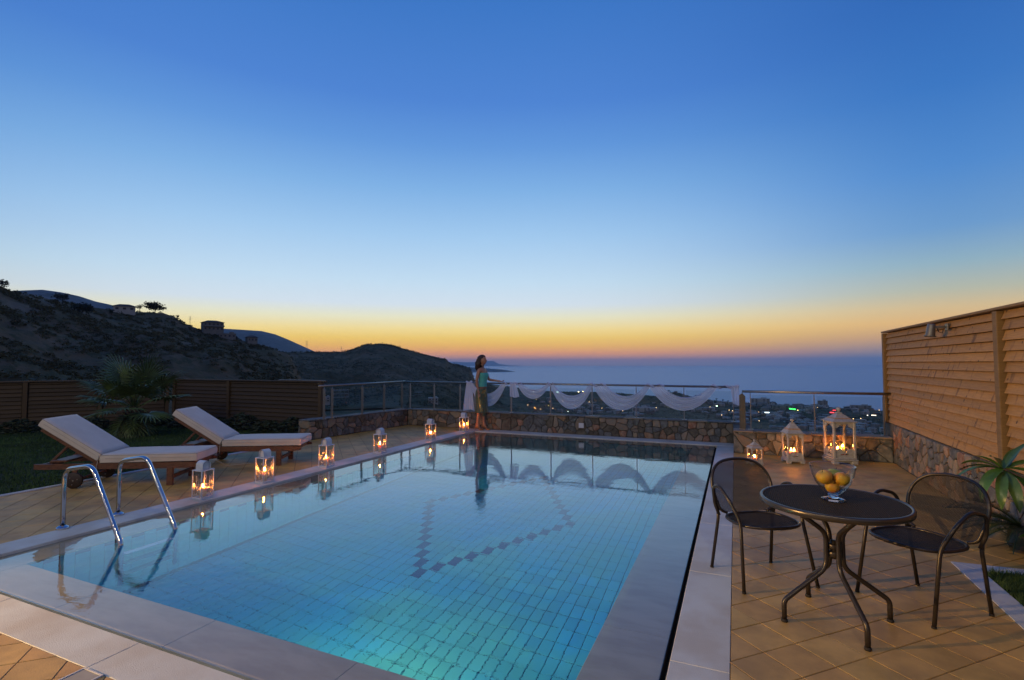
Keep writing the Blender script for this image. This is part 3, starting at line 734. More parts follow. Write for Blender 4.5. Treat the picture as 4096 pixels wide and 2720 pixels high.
metal_lantern(LXS, 8.82, -0.03, 'white metal lantern second from the woman with a red flower on its glass', 'candle inside the lantern second from the woman', rot_cap=PI/2, red=True, seed=5)
metal_lantern(LXS, 10.20, 0.02, 'white metal lantern farthest along the pool edge, beside the woman', 'candle inside the farthest lantern beside the woman', rot_cap=PI/2, red=True, seed=6)

# ------------------------------------------------------------------ whitewashed wooden lanterns
def wood_lantern(x, y, rz, s, h, label, candles):
    """s side of the body, h full height to the finial"""
    t = tag(empty('wooden_lantern', (x, y, 0), rz), label, 'lantern', 'whitewashed wooden lanterns in front of the stone wall')
    k = s/.22; hs = s/2; pl = .035*k; zb = .055*k+.012; zr = h*(.74 if s > .3 else .665); e = hs*1.13
    b = MB()
    for sx_ in (-1, 1):
        for sy_ in (-1, 1): b.box((sx_*(hs-.018*k), sy_*(hs-.018*k), pl/2), (.06*k, .06*k, pl), .006*k)
    for a in range(4): b.box((0, -hs+.004*k, pl-.006*k), (s*.6, .012*k, .016*k), .002, Matrix.Rotation(a*PI/2, 4, 'Z'))
    b.box((0, 0, pl+.008*k), (s*1.14, s*1.14, .016*k), .005*k); b.box((0, 0, pl+.024*k), (s*1.04, s*1.04, .016*k), .004*k); b.build('base', m_lwood, t)
    z0 = pl+.032*k
    for sx_ in (-1, 1):
        for sy_ in (-1, 1):
            q = MB(); q.box((sx_*(hs-.011*k), sy_*(hs-.011*k), (z0+zr)/2), (.022*k, .022*k, zr-z0), .003*k); q.build('corner_post', m_lwood, t)
    w = hs-.022*k; th = .008*k
    for a in range(4):
        M = Matrix.Rotation(a*PI/2, 4, 'Z'); q = MB(); yy = -hs+.008*k
        def strip(zlo, zhi, n=16):
            P = [(-w+2*w*i/n) for i in range(n+1)]
            for i in range(n):
                x1_, x2_ = P[i], P[i+1]; a1, b1 = zlo((x1_+w)/(2*w)), zhi((x1_+w)/(2*w)); a2, b2 = zlo((x2_+w)/(2*w)), zhi((x2_+w)/(2*w))
                vs = [(x1_, yy, a1), (x2_, yy, a2), (x2_, yy, b2), (x1_, yy, b1), (x1_, yy+th, a1), (x2_, yy+th, a2), (x2_, yy+th, b2), (x1_, yy+th, b1)]
                q.add(vs, [(0, 1, 2, 3), (7, 6, 5, 4), (3, 2, 6, 7), (1, 0, 4, 5)], False, M)
        hl = .27*(zr-z0); hl2 = .19*(zr-z0); g = .012*k
        wav = lambda u: math.cos((u-.5)*2*PI)*.5+.25*math.cos((u-.5)*4*PI)
        # lower fretwork: bottom rail, slot band, scalloped crest dipping in the middle
        strip(lambda u: z0, lambda u: z0+hl*.30)
        strip(lambda u: z0+hl*.30+(g if .30 < u < .70 else 0), lambda u: z0+hl*(.78-.36*max(0, wav(u))+.16*abs(math.sin(u*2*PI))))
        q.build('lower_fretwork', m_lwood, t); q = MB()
        # upper fretwork: mirrored scallop with a pointed middle
        strip(lambda u: zr-hl2*.28, lambda u: zr)
        strip(lambda u: zr-hl2*(.86-.70*max(0, math.cos((u-.5)*PI))**2+.25*abs(math.cos(u*2*PI))*(u*(1-u))*2), lambda u: zr-hl2*.28-(g*.8 if (.2 < u < .42 or .58 < u < .8) else 0))
        q.build('upper_fretwork', m_lwood, t)
        q = MB(); q.box((0, -hs+.018*k, (z0+zr)/2), (2*w, .002, zr-z0-.01), 0, M); q.build('glass_pane', m_pane, t)
    # roof
    b = MB(); b.box((0, 0, zr+.006*k), (2*e, 2*e, .012*k), .003*k)
    rb = e*.90; rt = s*.09; zt = h-.062*k
    rings = [(rb, zr+.012*k), (e*.62, zr+(zt-zr)*.42), (e*.40, zr+(zt-zr)*.70), (rt, zt)]
    def roofseg(q, r1, z1_, r2, z2_):
        vs = [(sx_*r1, sy_*r1, z1_) for sx_, sy_ in ((-1, -1), (1, -1), (1, 1), (-1, 1))]+[(sx_*r2, sy_*r2, z2_) for sx_, sy_ in ((-1, -1), (1, -1), (1, 1), (-1, 1))]
        q.add(vs, [(i, (i+1) % 4, (i+1) % 4+4, i+4) for i in range(4)])
    for (r1, a1), (r2, a2) in zip(rings[:-1], rings[1:]): roofseg(b, r1, a1, r2, a2)
    ro = b.build('roof', m_lwood, t)
    q = MB(); ra, za = e*.66, zr+(zt-zr)*.365; rb_, zb_ = e*.555, zr+(zt-zr)*.50; roofseg(q, ra+.004, za, rb_+.004, zb_); q.build('worn_band', m_lband, ro)
    q = MB(); q.box((0, 0, zt+.004*k), (rt*2.6, rt*2.6, .008*k), .002)
    q.lathe([(.0, zt+.006*k), (.010*k, zt+.008*k), (.008*k, zt+.016*k), (.018*k, zt+.024*k), (.025*k, zt+.040*k), (.018*k, zt+.055*k), (0, h)], 14); q.build('finial', m_lwood, ro)
    zc = z0+.002
    for (dx, dy, r, hc, fl, lab) in candles:
        c, s_ = math.cos(rz), math.sin(rz); candle(x+dx*c-dy*s_, y+dx*s_+dy*c, zc, r, hc, lab, flames=fl, fh=.036)
    return t
wood_lantern(.245, 8.74, .45, .165, .385, 'smallest whitewashed wooden lantern, at the left of the three', [(-.01, -.015, .032, .062, 1, 'short candle inside the smallest wooden lantern')])
wood_lantern(.80, 9.16, .29, .235, .685, 'middle sized whitewashed wooden lantern with a two-flame candle', [(-.01, -.02, .055, .11, 2, 'thick two-flame candle inside the middle sized wooden lantern')])
wood_lantern(1.47, 9.42, .30, .325, .865, 'tallest whitewashed wooden lantern, closest to the fence', [(-.055, -.055, .045, .12, 1, 'thick candle in front inside the tallest wooden lantern'), (.06, .03, .04, .14, 1, 'candle at the back inside the tallest wooden lantern'), (-.03, .07, .04, .13, 1, 'left rear candle inside the tallest wooden lantern')])

# ------------------------------------------------------------------ pool ladder
t = tag(empty('pool_ladder', (-5.81, 2.99, 0)), 'polished steel pool ladder with two bent handrails at the left edge', 'ladder')
def arc(p, q, r_, c, n=6): return [tuple(c[i]+(p[i]-c[i])*math.cos(PI/2*k/n)+(q[i]-c[i])*math.sin(PI/2*k/n) for i in range(3)) for k in range(n+1)]
def fillet(P, r, n=6):
    out = [Vector(P[0])]
    for i in range(1, len(P)-1):
        a, b_, c = Vector(P[i-1]), Vector(P[i]), Vector(P[i+1]); u = (a-b_).normalized(); v = (c-b_).normalized(); rr = r[i-1] if hasattr(r, '__len__') else r
        ang = u.angle(v); d = min(rr/math.tan(ang/2), (a-b_).length*.49, (c-b_).length*.49)
        s_, e_ = b_+u*d, b_+v*d
        for k in range(n+1):
            w = k/n; out.append(s_*(1-w)**2+b_*2*w*(1-w)+e_*w**2)
    out.append(Vector(P[-1])); return out
for dy in (-.235, .235):
    b = MB(); P = [(0, dy, .014), (0, dy, .565), (.44, dy, .635), (.90, dy, .0), (.905, dy, -.12), (.905, dy, -1.0)]
    b.tube(fillet(P, [.13, .16, .12, .1], 8), .0205, 14); b.build('handrail', m_chrome, t)
    b = MB(); b.lathe([(.022, .034), (.026, .032), (.045, .022), (.052, .014), (.052, .0), (.0, .0)], 20, True, Matrix.Translation((0, dy, .014))); b.build('flange', m_chrome, t)
for z in (-.28, -.53, -.78):
    b = MB(); b.box((.905, 0, z), (.09, .43, .02), .006); b.build('tread', m_chrome, t)

# ------------------------------------------------------------------ sun loungers (local x towards the foot, y across, 0 = near wheel)
def lounger(x, y, rz, label, scale=1):
    t = tag(empty('sun_lounger', (x, y, 0), rz), label, 'sun lounger', 'teak sun loungers with cream cushions')
    Wd = .56
    f = MB()
    for yy in (0, Wd):
        pts = [(-.475, .245), (-.475, .305), (1.36, .292), (1.43, .268), (1.43, .235), (1.30, .215), (-.40, .238)]
        vs = [(p[0], yy-.014, p[1]) for p in pts]+[(p[0], yy+.014, p[1]) for p in pts]; m = len(pts)
        q = MB(); q.add(vs, [tuple(range(m)), tuple(range(m, 2*m))[::-1]]+[(i+m, (i+1) % m+m, (i+1) % m, i)[::-1] for i in range(m)]); q.build('side_rail', m_teak, t)
    for xx in (-.46, .24, 1.36):
        q = MB(); q.box((xx, Wd/2, .262), (.035, Wd-.03, .05), .004); q.build('cross_rail', m_teak, t)
    for i in range(13):
        q = MB(); q.box((.30+i*.087, Wd/2, .290), (.06, Wd-.03, .014), .003); q.build('slat', m_teak, t)
    for yy in (.0, Wd):
        q = MB(); q.box((1.10, yy+(.0 if yy else .0), .118), (.075, .045, .236), .006); q.build('leg', m_teak, t)
    q = MB(); q.bar((1.10, .02, .10), (1.10, Wd-.02, .10), .028, .05, .004); q.build('leg_brace', m_teak, t)
    q = MB(); q.bar((0, -.01, .10), (0, Wd+.01, .10), .03, .03, .003); q.build('axle', m_teak, t)
    for yy in (-.035, Wd+.035):
        q = MB(); q.lathe([(.0, -.018), (.092, -.018), (.10, -.012), (.10, .012), (.092, .018), (0, .018)], 26, True, Matrix.Translation((0, yy, .10)) @ Matrix.Rotation(PI/2, 4, 'X')); wh = q.build('wheel', m_tyre, t)
        q = MB()
        for a in range(3):
            an = a*2*PI/3+.3; q.lathe([(0, -.021), (.007, -.021), (.007, .021), (0, .021)], 8, False, Matrix.Translation((.05*math.cos(an), yy, .10+.05*math.sin(an))) @ Matrix.Rotation(PI/2, 4, 'X'))
        q.lathe([(0, -.022), (.010, -.022), (.010, .022), (0, .022)], 8, False, Matrix.Translation((0, yy, .10)) @ Matrix.Rotation(PI/2, 4, 'X')); q.build('bolts', m_steel, wh)
        q = MB(); q.box((0, yy*.97+.005, .17), (.06, .022, .16), .004); q.build('wheel_bracket', m_teak, t)
    # raised back frame
    ang = math.atan2(.455, -.685); A = Vector((.24, 0, .292)); d = Vector((math.cos(ang), 0, math.sin(ang)))
    BL = .80
    for yy in (.03, Wd-.03):
        q = MB(); B = A+d*BL; q.bar((A.x, yy, A.z), (B.x, yy, B.z), .028, .045, .003); q.build('back_rail', m_teak, t)
    for i in range(9):
        c = A+d*(.05+i*.088)+Vector((d.z, 0, -d.x))*-.024*-1; M = Matrix.Translation((c.x, Wd/2, c.z)) @ Matrix.Rotation(-ang+PI, 4, 'Y').to_4x4()
        q = MB(); q.box((0, 0, 0), (.06, Wd-.06, .014), .003, Matrix.Translation((c.x, Wd/2, c.z)) @ Matrix.Rotation(-(ang-PI), 4, 'Y')); q.build('back_slat', m_teak, t)
    pm = A+d*.45
    for yy in (.09, Wd-.09):
        q = MB(); q.bar((pm.x, yy, pm.z), (-.36, yy, .30), .02, .03, .003); q.build('prop_strut', m_teak, t)
    q = MB(); q.box((-.20, Wd/2, .335), (.18, Wd+.02, .024), .004); q.build('prop_board', m_teak, t)
    # cushions: puffy boxes
    def cushion(name, M, lx, ly, lz, parent):
        q = MB(); nx, ny = 14, 8; bev = .022
        def pt(u, v, top):
            x_ = lx*u; y_ = ly*v; eu = min(u, 1-u)*lx; ev = min(v, 1-v)*ly; e_ = min(eu, ev)
            puff = .004*mnoise.noise(Vector((x_*5, y_*6, lx)))+.007*math.sin(PI*min(1, max(0, u)))*math.sin(PI*min(1, max(0, v)))
            return (x_, y_, (lz+puff) if top else 0)
        us = [0, .012]+[.012+.976*i/nx for i in range(1, nx)]+[.988, 1]
        vs_ = [0, .03]+[.03+.94*i/ny for i in range(1, ny)]+[.97, 1]
        V = []; U = len(us); Vn = len(vs_)
        for u in us:
            for v in vs_:
                p = list(pt(u, v, True)); ed = (u in (0, 1)) + (v in (0, 1))
                if ed: p[2] -= .013*ed; p[0] += (.003 if u == 0 else -.003 if u == 1 else 0)
                V.append(p)
        F = [(i*Vn+j, (i+1)*Vn+j, (i+1)*Vn+j+1, i*Vn+j+1) for i in range(U-1) for j in range(Vn-1)]
        q.add(V, F, True, M)
        rim = [i*Vn for i in range(U)]+[(U-1)*Vn+j for j in range(1, Vn)]+[i*Vn+Vn-1 for i in range(U-2, -1, -1)]+[j for j in range(Vn-2, 0, -1)]
        T_ = [V[i] for i in rim]; m = len(T_); mid = [(p[0]+(-.004 if p[0] < .01 else .004 if p[0] > lx-.01 else 0), p[1]+(-.004 if p[1] < .01 else .004 if p[1] > ly-.01 else 0), lz*.5) for p in T_]; bot = [(p[0], p[1], 0.004) for p in T_]
        for r1, r2 in ((T_, mid), (mid, bot)):
            q.add(r1+r2, [(i, i+m, (i+1) % m+m, (i+1) % m)[::1] for i in range(m)], True, M)
        q.add(bot, [tuple(range(m))], False, M)
        o = q.build(name, m_cush, parent)
        q = MB()
        for zz in (lz-.014, .008):
            rim_ = [(0, 0, zz), (lx, 0, zz), (lx, ly, zz), (0, ly, zz)]; q.tube([tuple(M @ Vector(p)) for p in fillet(rim_+[rim_[0]], .015, 3)], .0035, 5, smooth=True)
        q.build('piping', m_pipe, o)
        q = MB(); q.box((lx/2, -.006, lz*.52), (lx*.88, .003, .003), 0, M); q.build('zip', m_pipe, o)
        return o
    cushion('seat_cushion', Matrix.Translation((.272, -.012, .300)), 1.15, Wd+.03, .112, t)
    n_ = Vector((-d.z, 0, d.x)); n_ = n_ if n_.z > 0 else -n_
    base = A+d*(.015)+n_*.034+Vector((-.012, 0, 0))
    Mx = Matrix((-d, Vector((0, 1, 0)), n_)).transposed().to_4x4()   # local x from head to hinge
    hb = base+d*.825; Mx.translation = (hb.x, -.012, hb.z)
    cushion('back_cushion', Mx, .825, Wd+.03, .112, t)
    q = MB(); q.tube([(.262, -.016, .40), (.255, -.022, .33), (.245, -.026, .27), (.25, -.024, .20)], .0035, 5); q.build('tie_cord', m_cord, t)
    return t
LA = math.atan2(.515, .857)
lounger(-7.63, 3.74, LA, 'teak sun lounger with raised back nearest the camera, directly behind the pool ladder')
lounger(-7.39, 5.24, LA-.03, 'teak sun lounger with raised back farther away, its foot towards the stone wall')
b = MB(); b.tube(fillet([(-7.22, 5.35, .30), (-7.20, 5.30, .12), (-7.12, 5.42, .012), (-6.98, 5.62, .010), (-6.9, 5.75, .010)], .05), .004, 5); tag(b.build('cord', m_cord), 'pale cord hanging from the far lounger to the tiles', 'cord')

# ------------------------------------------------------------------ bistro table
TC = Vector((.53, 3.68, 0))
t = tag(empty('bistro_table', TC), 'round dark metal mesh table on four bent tube legs holding the fruit bowl', 'table')
def mesh_mat(name, col, sc, thr=.34):
    m = bpy.data.materials.new(name); m.use_nodes = True; tr = m.node_tree; p = tr.nodes['Principled BSDF']
    p.inputs['Base Color'].default_value = (*col, 1); p.inputs['Roughness'].default_value = .8; p.inputs['Specular IOR Level'].default_value = .15
    MATS[name] = m; return m
m_meshm = mesh_mat('dark_expanded_metal', (.048, .036, .026), 200)
TR = .398; TZ = .722
b = MB(); b.lathe([(TR-.004, TZ-.034), (TR+.004, TZ-.030), (TR+.006, TZ-.006), (TR+.001, TZ+.002), (TR-.010, TZ+.003), (TR-.016, TZ-.002), (TR-.014, TZ-.030)], 96, True, None, True); b.build('rim', m_rim, t)
b = MB(); b.lathe([(0, TZ-.0045), (TR-.014, TZ-.0045), (TR-.014, TZ-.009), (0, TZ-.009)], 64, False)
# fine woven relief of the sheet: ridges both ways as real geometry, in one mesh
rg = MB(); nR = 68
for i in range(nR):
    u = -TR+.02+(2*TR-.04)*i/(nR-1); hlen = math.sqrt(max(0, (TR-.017)**2-u*u))
    if hlen > .01: rg.box((u, 0, TZ-.0035), (.0045, 2*hlen, .003)); rg.box((0, u, TZ-.0038), (2*hlen, .0045, .003))
b.build('top', m_meshm, t); tag(rg.build('woven_relief', m_meshm, t), kind='stuff')
feet = [(.63, 3.38), (.42, 3.97), (.21, 3.53), (.84, 3.80)]
for fx, fy in feet:
    v = Vector((fx, fy, 0))-TC; a = math.atan2(v.y, v.x); R_ = .318; c, s_ = math.cos(a), math.sin(a)
    P = [(R_*c, R_*s_, .012), (R_*c, R_*s_, .125), (.052*c, .052*s_, .315), (.048*c, .048*s_, .525), (.27*c, .27*s_, .690)]
    b = MB(); b.tube(fillet(P, [.06, .10, .10], 7), .0145, 12); lg = b.build('leg', m_iron, t)
    b = MB(); b.lathe([(0, 0), (.018, 0), (.019, .006), (.017, .016), (0, .016)], 12, True, Matrix.Translation((R_*c, R_*s_, .0))); b.build('foot_cap', m_black, lg)
b = MB()
for z in (.385, .43): b.lathe([(.0, z), (.036, z), (.040, z+.006), (.040, z+.026), (.036, z+.032), (.0, z+.032)], 20)
b.lathe([(0, .37), (.02, .37), (.02, .48), (0, .48)], 12); b.build('hub', m_iron, t)
b = MB(); b.bar((-.26, 0, .700), (.26, 0, .700), .03, .012); b.bar((0, -.26, .7005), (0, .26, .7005), .03, .012); b.build('top_brace', m_iron, t)

# ------------------------------------------------------------------ chairs
def chair(name_label, fl, fr, rl, rr):
    """four foot points in the world: front-left, front-right, rear-left, rear-right as seen by the sitter"""
    fl, fr, rl, rr = [Vector((*p, 0)) for p in (fl, fr, rl, rr)]
    c = (fl+fr+rl+rr)/4; fwd = ((fl+fr)-(rl+rr)).normalized(); rz = math.atan2(fwd.y, fwd.x)
    t = tag(empty('garden_chair', c, rz), name_label, 'chair', 'dark metal mesh armchairs at the bistro table')
    I = Matrix.Rotation(-rz, 4, 'Z')
    loc = [I @ (p-c) for p in (fl, fr, rl, rr)]
    # symmetrise: x forward, y left
    xf = (loc[0].x+loc[1].x)/2; xr = (loc[2].x+loc[3].x)/2; yf = (loc[0].y-loc[1].y)/2; yr = (loc[2].y-loc[3].y)/2
    sw = .235      # seat half width
    for sg in (1, -1):
        f_ = Vector((xf, sg*yf, .006)); r_ = Vector((xr, sg*yr, .006))
        jf = Vector((xf-.085, sg*(sw+.004), .415)); jr = Vector((xr+.075, sg*(sw-.01), .415))
        af = Vector((xf-.13, sg*(sw+.035), .60)); ar = Vector((xr+.085, sg*(sw+.05), .640))
        arm = [f_, jf+Vector((0, 0, .03)), Vector((xf-.16, sg*(sw+.045), .585)), Vector((xf-.265, sg*(sw+.055), .665)), Vector((xr+.10, sg*(sw+.05), .63)), Vector((xr+.065, sg*(sw+.02), .50)), jr]
        b = MB(); b.tube(fillet(arm, [.25, .12, .10, .07, .12], 6), .0118, 10); b.build('front_leg_and_arm', m_iron, t)
        b = MB(); b.tube(fillet([r_, jr+Vector((-.012, 0, -.02)), jr+Vector((-.03, -.005*sg, .05))], .1, 4), .0118, 10); b.build('rear_leg', m_iron, t)
        for p in (f_, r_):
            b = MB(); b.lathe([(0, 0), (.0135, 0), (.0135, .012), (0, .012)], 10, True, Matrix.Translation((p.x, p.y, 0))); b.build('foot_cap', m_black, t)
    # seat outline and back outline: rounded loops in the same tube
    x0_, x1_ = xr+.065, xf+.03; xm = (x0_+x1_)/2; hl = (x1_-x0_)/2
    def seat_pt(a):
        cx, sy_ = math.cos(a), math.sin(a); n = 2.7 if cx < 0 else 2.3
        return Vector((xm+hl*math.copysign(abs(cx)**(2/n), cx), (sw-.005)*math.copysign(abs(sy_)**(2/n), sy_)*(1-.03*cx), .425+.012*cx*cx*(cx > 0)-.006))
    sp_ = [seat_pt(2*PI*k/56) for k in range(56)]
    b = MB(); b.tube(sp_, .0105, 9, closed=True); b.build('seat_frame', m_iron, t)
    lean = .23
    def back_pt(a):      # a from 0 (low right) round the top to the low left
        h0, h1 = .435, .800; n = 2.5
        y_ = (.235+.0)*math.cos(a); z_ = math.sin(a)
        return y_, z_
    outl = []
    prof = [(.165, .430), (.215, .450), (.228, .50), (.245, .575), (.248, .64), (.232, .70), (.195, .752), (.14, .785), (.07, .80)]
    half = prof+[(0, .804)]
    outl = half+[(-y_, z_) for y_, z_ in prof[::-1]]
    def bx(z_, y_): return xr+.085-(z_-.43)*lean*1.35-.03*(1-(y_/.25)**2)*min(1, (z_-.40)*4)
    for _ in range(2):
        o2 = [outl[0]]
        for p_, q_ in zip(outl[:-1], outl[1:]): o2 += [(p_[0]*.75+q_[0]*.25, p_[1]*.75+q_[1]*.25), (p_[0]*.25+q_[0]*.75, p_[1]*.25+q_[1]*.75)]
        outl = o2+[outl[-1]]
    pts = [Vector((bx(z_, y_), y_, z_)) for y_, z_ in outl]
    b = MB(); b.tube([p for i, p in enumerate(pts) if i == 0 or (p-pts[i-1]).length > 1e-4], .0112, 10); b.build('back_frame', m_iron, t)
    # expanded metal as real strands
    def inside(y_, z_, O):
        c_ = False
        for i in range(len(O)):
            (y1_, z1_), (y2_, z2_) = O[i], O[(i+1) % len(O)]
            if (z1_ > z_) != (z2_ > z_) and y_ < (y2_-y1_)*(z_-z1_)/(z2_-z1_)+y1_: c_ = not c_
        return c_
    def strands(O, f, step, w, th, slope=.62):
        q = MB(); ys = [p[0] for p in O]; zs = [p[1] for p in O]; a0, a1, c0, c1 = min(ys), max(ys), min(zs), max(zs)
        for sg in (1, -1):
            k = c0-(a1-a0)*slope
            while k < c1+(a1-a0)*slope:
                seg = []; n = 40
                for i in range(n+1):
                    y_ = a0+(a1-a0)*i/n; z_ = k+sg*slope*(y_-a0 if sg > 0 else y_-a1)*1.0
                    ins = inside(y_, z_, O)
                    if ins: seg.append((y_, z_))
                    if (not ins or i == n) and len(seg) > 1:
                        ss = seg[::3]+([seg[-1]] if (len(seg)-1) % 3 else [])
                        vs = []
                        for y2, z2 in ss:
                            p = Vector(f(y2, z2)); vs += [p+Vector(f(y2, z2+w))-Vector(f(y2, z2)), p]
                        q.add(vs, [(2*i_, 2*i_+1, 2*i_+3, 2*i_+2) for i_ in range(len(ss)-1)])
                    if not ins: seg = []
                k += step
        return q
    O = [(y_*.985, z_-.003) for y_, z_ in outl]
    q = strands(O, lambda y_, z_: (bx(z_, y_), y_, z_), .0082, .0042, .002); tag(q.build('back_mesh', m_meshm, t), kind='stuff')
    O2 = [(p.y, p.x) for p in sp_]
    q = strands(O2, lambda y_, z_: (z_, y_, .417+.004*((y_/.23)**2)), .0082, .0066, .002); tag(q.build('seat_mesh', m_meshm, t), kind='stuff')
    return t
chair('dark mesh armchair left of the table, standing with two legs on the pale pool coping', (.50, 4.15), (.02, 3.86), (.23, 4.51), (-.20, 4.26))
chair('dark mesh armchair right of the table, beside the planting bed', (1.04, 3.80), (.73, 4.19), (1.42, 4.13), (1.14, 4.48))

# ------------------------------------------------------------------ glass bowl with fruit
BX, BY = .532, 3.672
m_bowl = bpy.data.materials.new('clear_glass'); m_bowl.use_nodes = True
_p = m_bowl.node_tree.nodes['Principled BSDF']; _p.inputs['Transmission Weight'].default_value = 1; _p.inputs['Roughness'].default_value = .0; _p.inputs['IOR'].default_value = 1.45
t = tag(empty('fruit_bowl', (BX, BY, TZ+.0035)), 'footed clear glass bowl with four fruits on the round table', 'bowl')
prof = [(0, .0), (.052, .0), (.055, .004), (.050, .009), (.022, .016), (.014, .024), (.022, .034), (.050, .062), (.078, .105), (.095, .150), (.104, .208), (.1055, .210), (.1065, .208)]
outer = [(0, 0), (.054, 0), (.057, .003), (.055, .008), (.026, .016), (.019, .022), (.027, .030), (.055, .060), (.082, .104), (.0985, .150), (.1070, .206), (.1062, .2085), (.1048, .2075), (.0955, .150), (.079, .106), (.052, .064), (.024, .038), (0, .034)]
outer = [(r*1.15, z) for r, z in outer]
b = MB(); b.lathe(outer[6:], 48, True); b.build('bowl', glass('bowl_glass', (.97, .98, .97), 1.6, 0, 1.5), t)
b = MB(); b.lathe(outer[:7]+[(.012, .0315), (0, .0315)], 48, True); b.build('foot', m_bowl, t)
def fruit(x, y, z, r, label, col, col2, tilt, squash=.9):
    m = mat('fruit_skin_%s' % ('green' if col[0] < .3 else 'gold'), col, .42, var=.2, vs=14, col2=col2, bump=.05, bs=60)
    t = tag(empty('fruit', (x, y, z)), label, 'fruit'); t.rotation_euler = (tilt[0], tilt[1], 0)
    b = MB(); pr = []
    for k in range(17):
        a = -PI/2+PI*k/16; rr = r*math.cos(a)*(1+.03*math.sin(3*a)); zz = r*squash*math.sin(a)
        dip = .20*r*math.exp(-(rr/(.30*r))**2)
        pr.append((rr, zz-math.copysign(dip, zz)))
    b.lathe(pr, 24, True); 
    b.v = [(v[0]*(1+.03*math.sin(5*math.atan2(v[1], v[0]))), v[1]*(1+.03*math.sin(5*math.atan2(v[1], v[0]))), v[2]) for v in b.v]
    b.build('flesh', m, t)
    b = MB(); b.tube([(0, 0, r*.6), (.003, 0, r*.82), (.008, 0, r*1.08)], .0018, 5); b.build('stalk', m_wick, t)
gold, g2 = (.52, .36, .025), (.36, .36, .05); grn, gr2 = (.26, .30, .05), (.36, .33, .05)
c24, s24 = math.cos(-.02), math.sin(-.02)
fruit(BX-.006, BY-.010, TZ+.083, .041, 'yellow fruit at the bottom of the glass bowl', gold, (.62, .24, .03), (.5, .3))
fruit(BX-.047, BY-.026, TZ+.142, .046, 'yellow fruit resting against the left side of the glass bowl', gold, g2, (.3, -.4))
fruit(BX+.043, BY-.022, TZ+.136, .044, 'golden fruit with a small sticker against the right side of the glass bowl', gold, g2, (-.5, .4))
fruit(BX+.016, BY+.050, TZ+.142, .046, 'greenish fruit at the back of the glass bowl', grn, gr2, (-.3, .2))

# ------------------------------------------------------------------ woman at the railing
m_skin = mat('skin', (.42, .20, .12), .5, var=.04, vs=12)
m_skin.node_tree.nodes['Principled BSDF'].inputs['Subsurface Weight'].default_value = .1
m_hair = mat('brown_hair', (.055, .024, .014), .5, var=.3, vs=40, stretch=(3, 3, 1))
m_top = mat('turquoise_top', (.09, .46, .40), .75, var=.08, vs=30, bump=.2, bs=200)
m_skirt = mat('green_patterned_skirt', (.035, .085, .065), .45, var=.3, vs=22, col2=(.12, .10, .035), bump=.3, bs=60)
m_gold = mat('gold_sequins', (.75, .48, .14), .25, .9, var=.1)
m_shoe = mat('bronze_shoe', (.35, .17, .07), .35, .4, var=.1)
m_belt = mat('brown_belt', (.20, .11, .07), .6, var=.1)
PX, PY = -5.43, 10.66
person = tag(empty('person', (PX, PY, .004)), 'woman in turquoise strapless top and patterned skirt standing in profile at the railing', 'person')
V = []; E_ = []; R_ = []
def sv(p, r, par=None, ry=None):
    V.append(p); R_.append((r, ry or r)); i = len(V)-1
    if par is not None: E_.append((par, i))
    return i
pel = sv((-.015, 0, .93), .090, None, .11)
wa = sv((.012, 0, 1.06), .060, pel, .080); ri = sv((.018, 0, 1.17), .060, wa, .080); che = sv((.016, 0, 1.29), .070, ri, .095); sh = sv((.0, 0, 1.39), .058, che, .10)
nb = sv((-.005, 0, 1.455), .040, sh); nk = sv((.002, 0, 1.51), .036, nb); hd = sv((.004, 0, 1.575), .040, nk)
for sg in (-1, 1):
    hp = sv((-.02, sg*.085, .86), .088, pel)
    kx = .02 if sg > 0 else -.03; kn = sv((kx, sg*.07, .50), .055, hp); cf = sv((kx-.03, sg*.065, .34), .050, kn); ak = sv((kx-.03+(.03 if sg > 0 else -.035), sg*.06, .105), .030, cf)
    hx = V[ak][0]
    hl_ = sv((hx-.035, sg*.06, .085), .026, ak); ft = sv((hx+.075, sg*.06, .028), .028, ak); te = sv((hx+.135, sg*.06, .016), .018, ft)
    shd = sv((-.01, sg*.155, 1.385), .048, sh)
    if sg < 0:
        el_ = sv((-.055, -.175, 1.14), .036, shd); wr = sv((-.015, -.17, .92), .023, el_); pm_ = sv((.005, -.165, .855), .030, wr, .018); armR = V[pm_]
    else:
        el_ = sv((.075, .205, 1.165), .036, shd); wr = sv((.285, .265, 1.135), .023, el_); pm_ = sv((.352, .275, 1.128), .016, wr, .030); armL = V[pm_]
me = bpy.data.meshes.new('body'); me.from_pydata(V, E_, []); me.materials.append(m_skin)
body = inst('body', me, person)
sk = body.modifiers.new('skin', 'SKIN'); sk.use_smooth_shade = True
for i, r in enumerate(R_): me.skin_vertices[0].data[i].radius = r
me.skin_vertices[0].data[0].use_root = True
ss = body.modifiers.new('sub', 'SUBSURF'); ss.levels = 2; ss.render_levels = 2
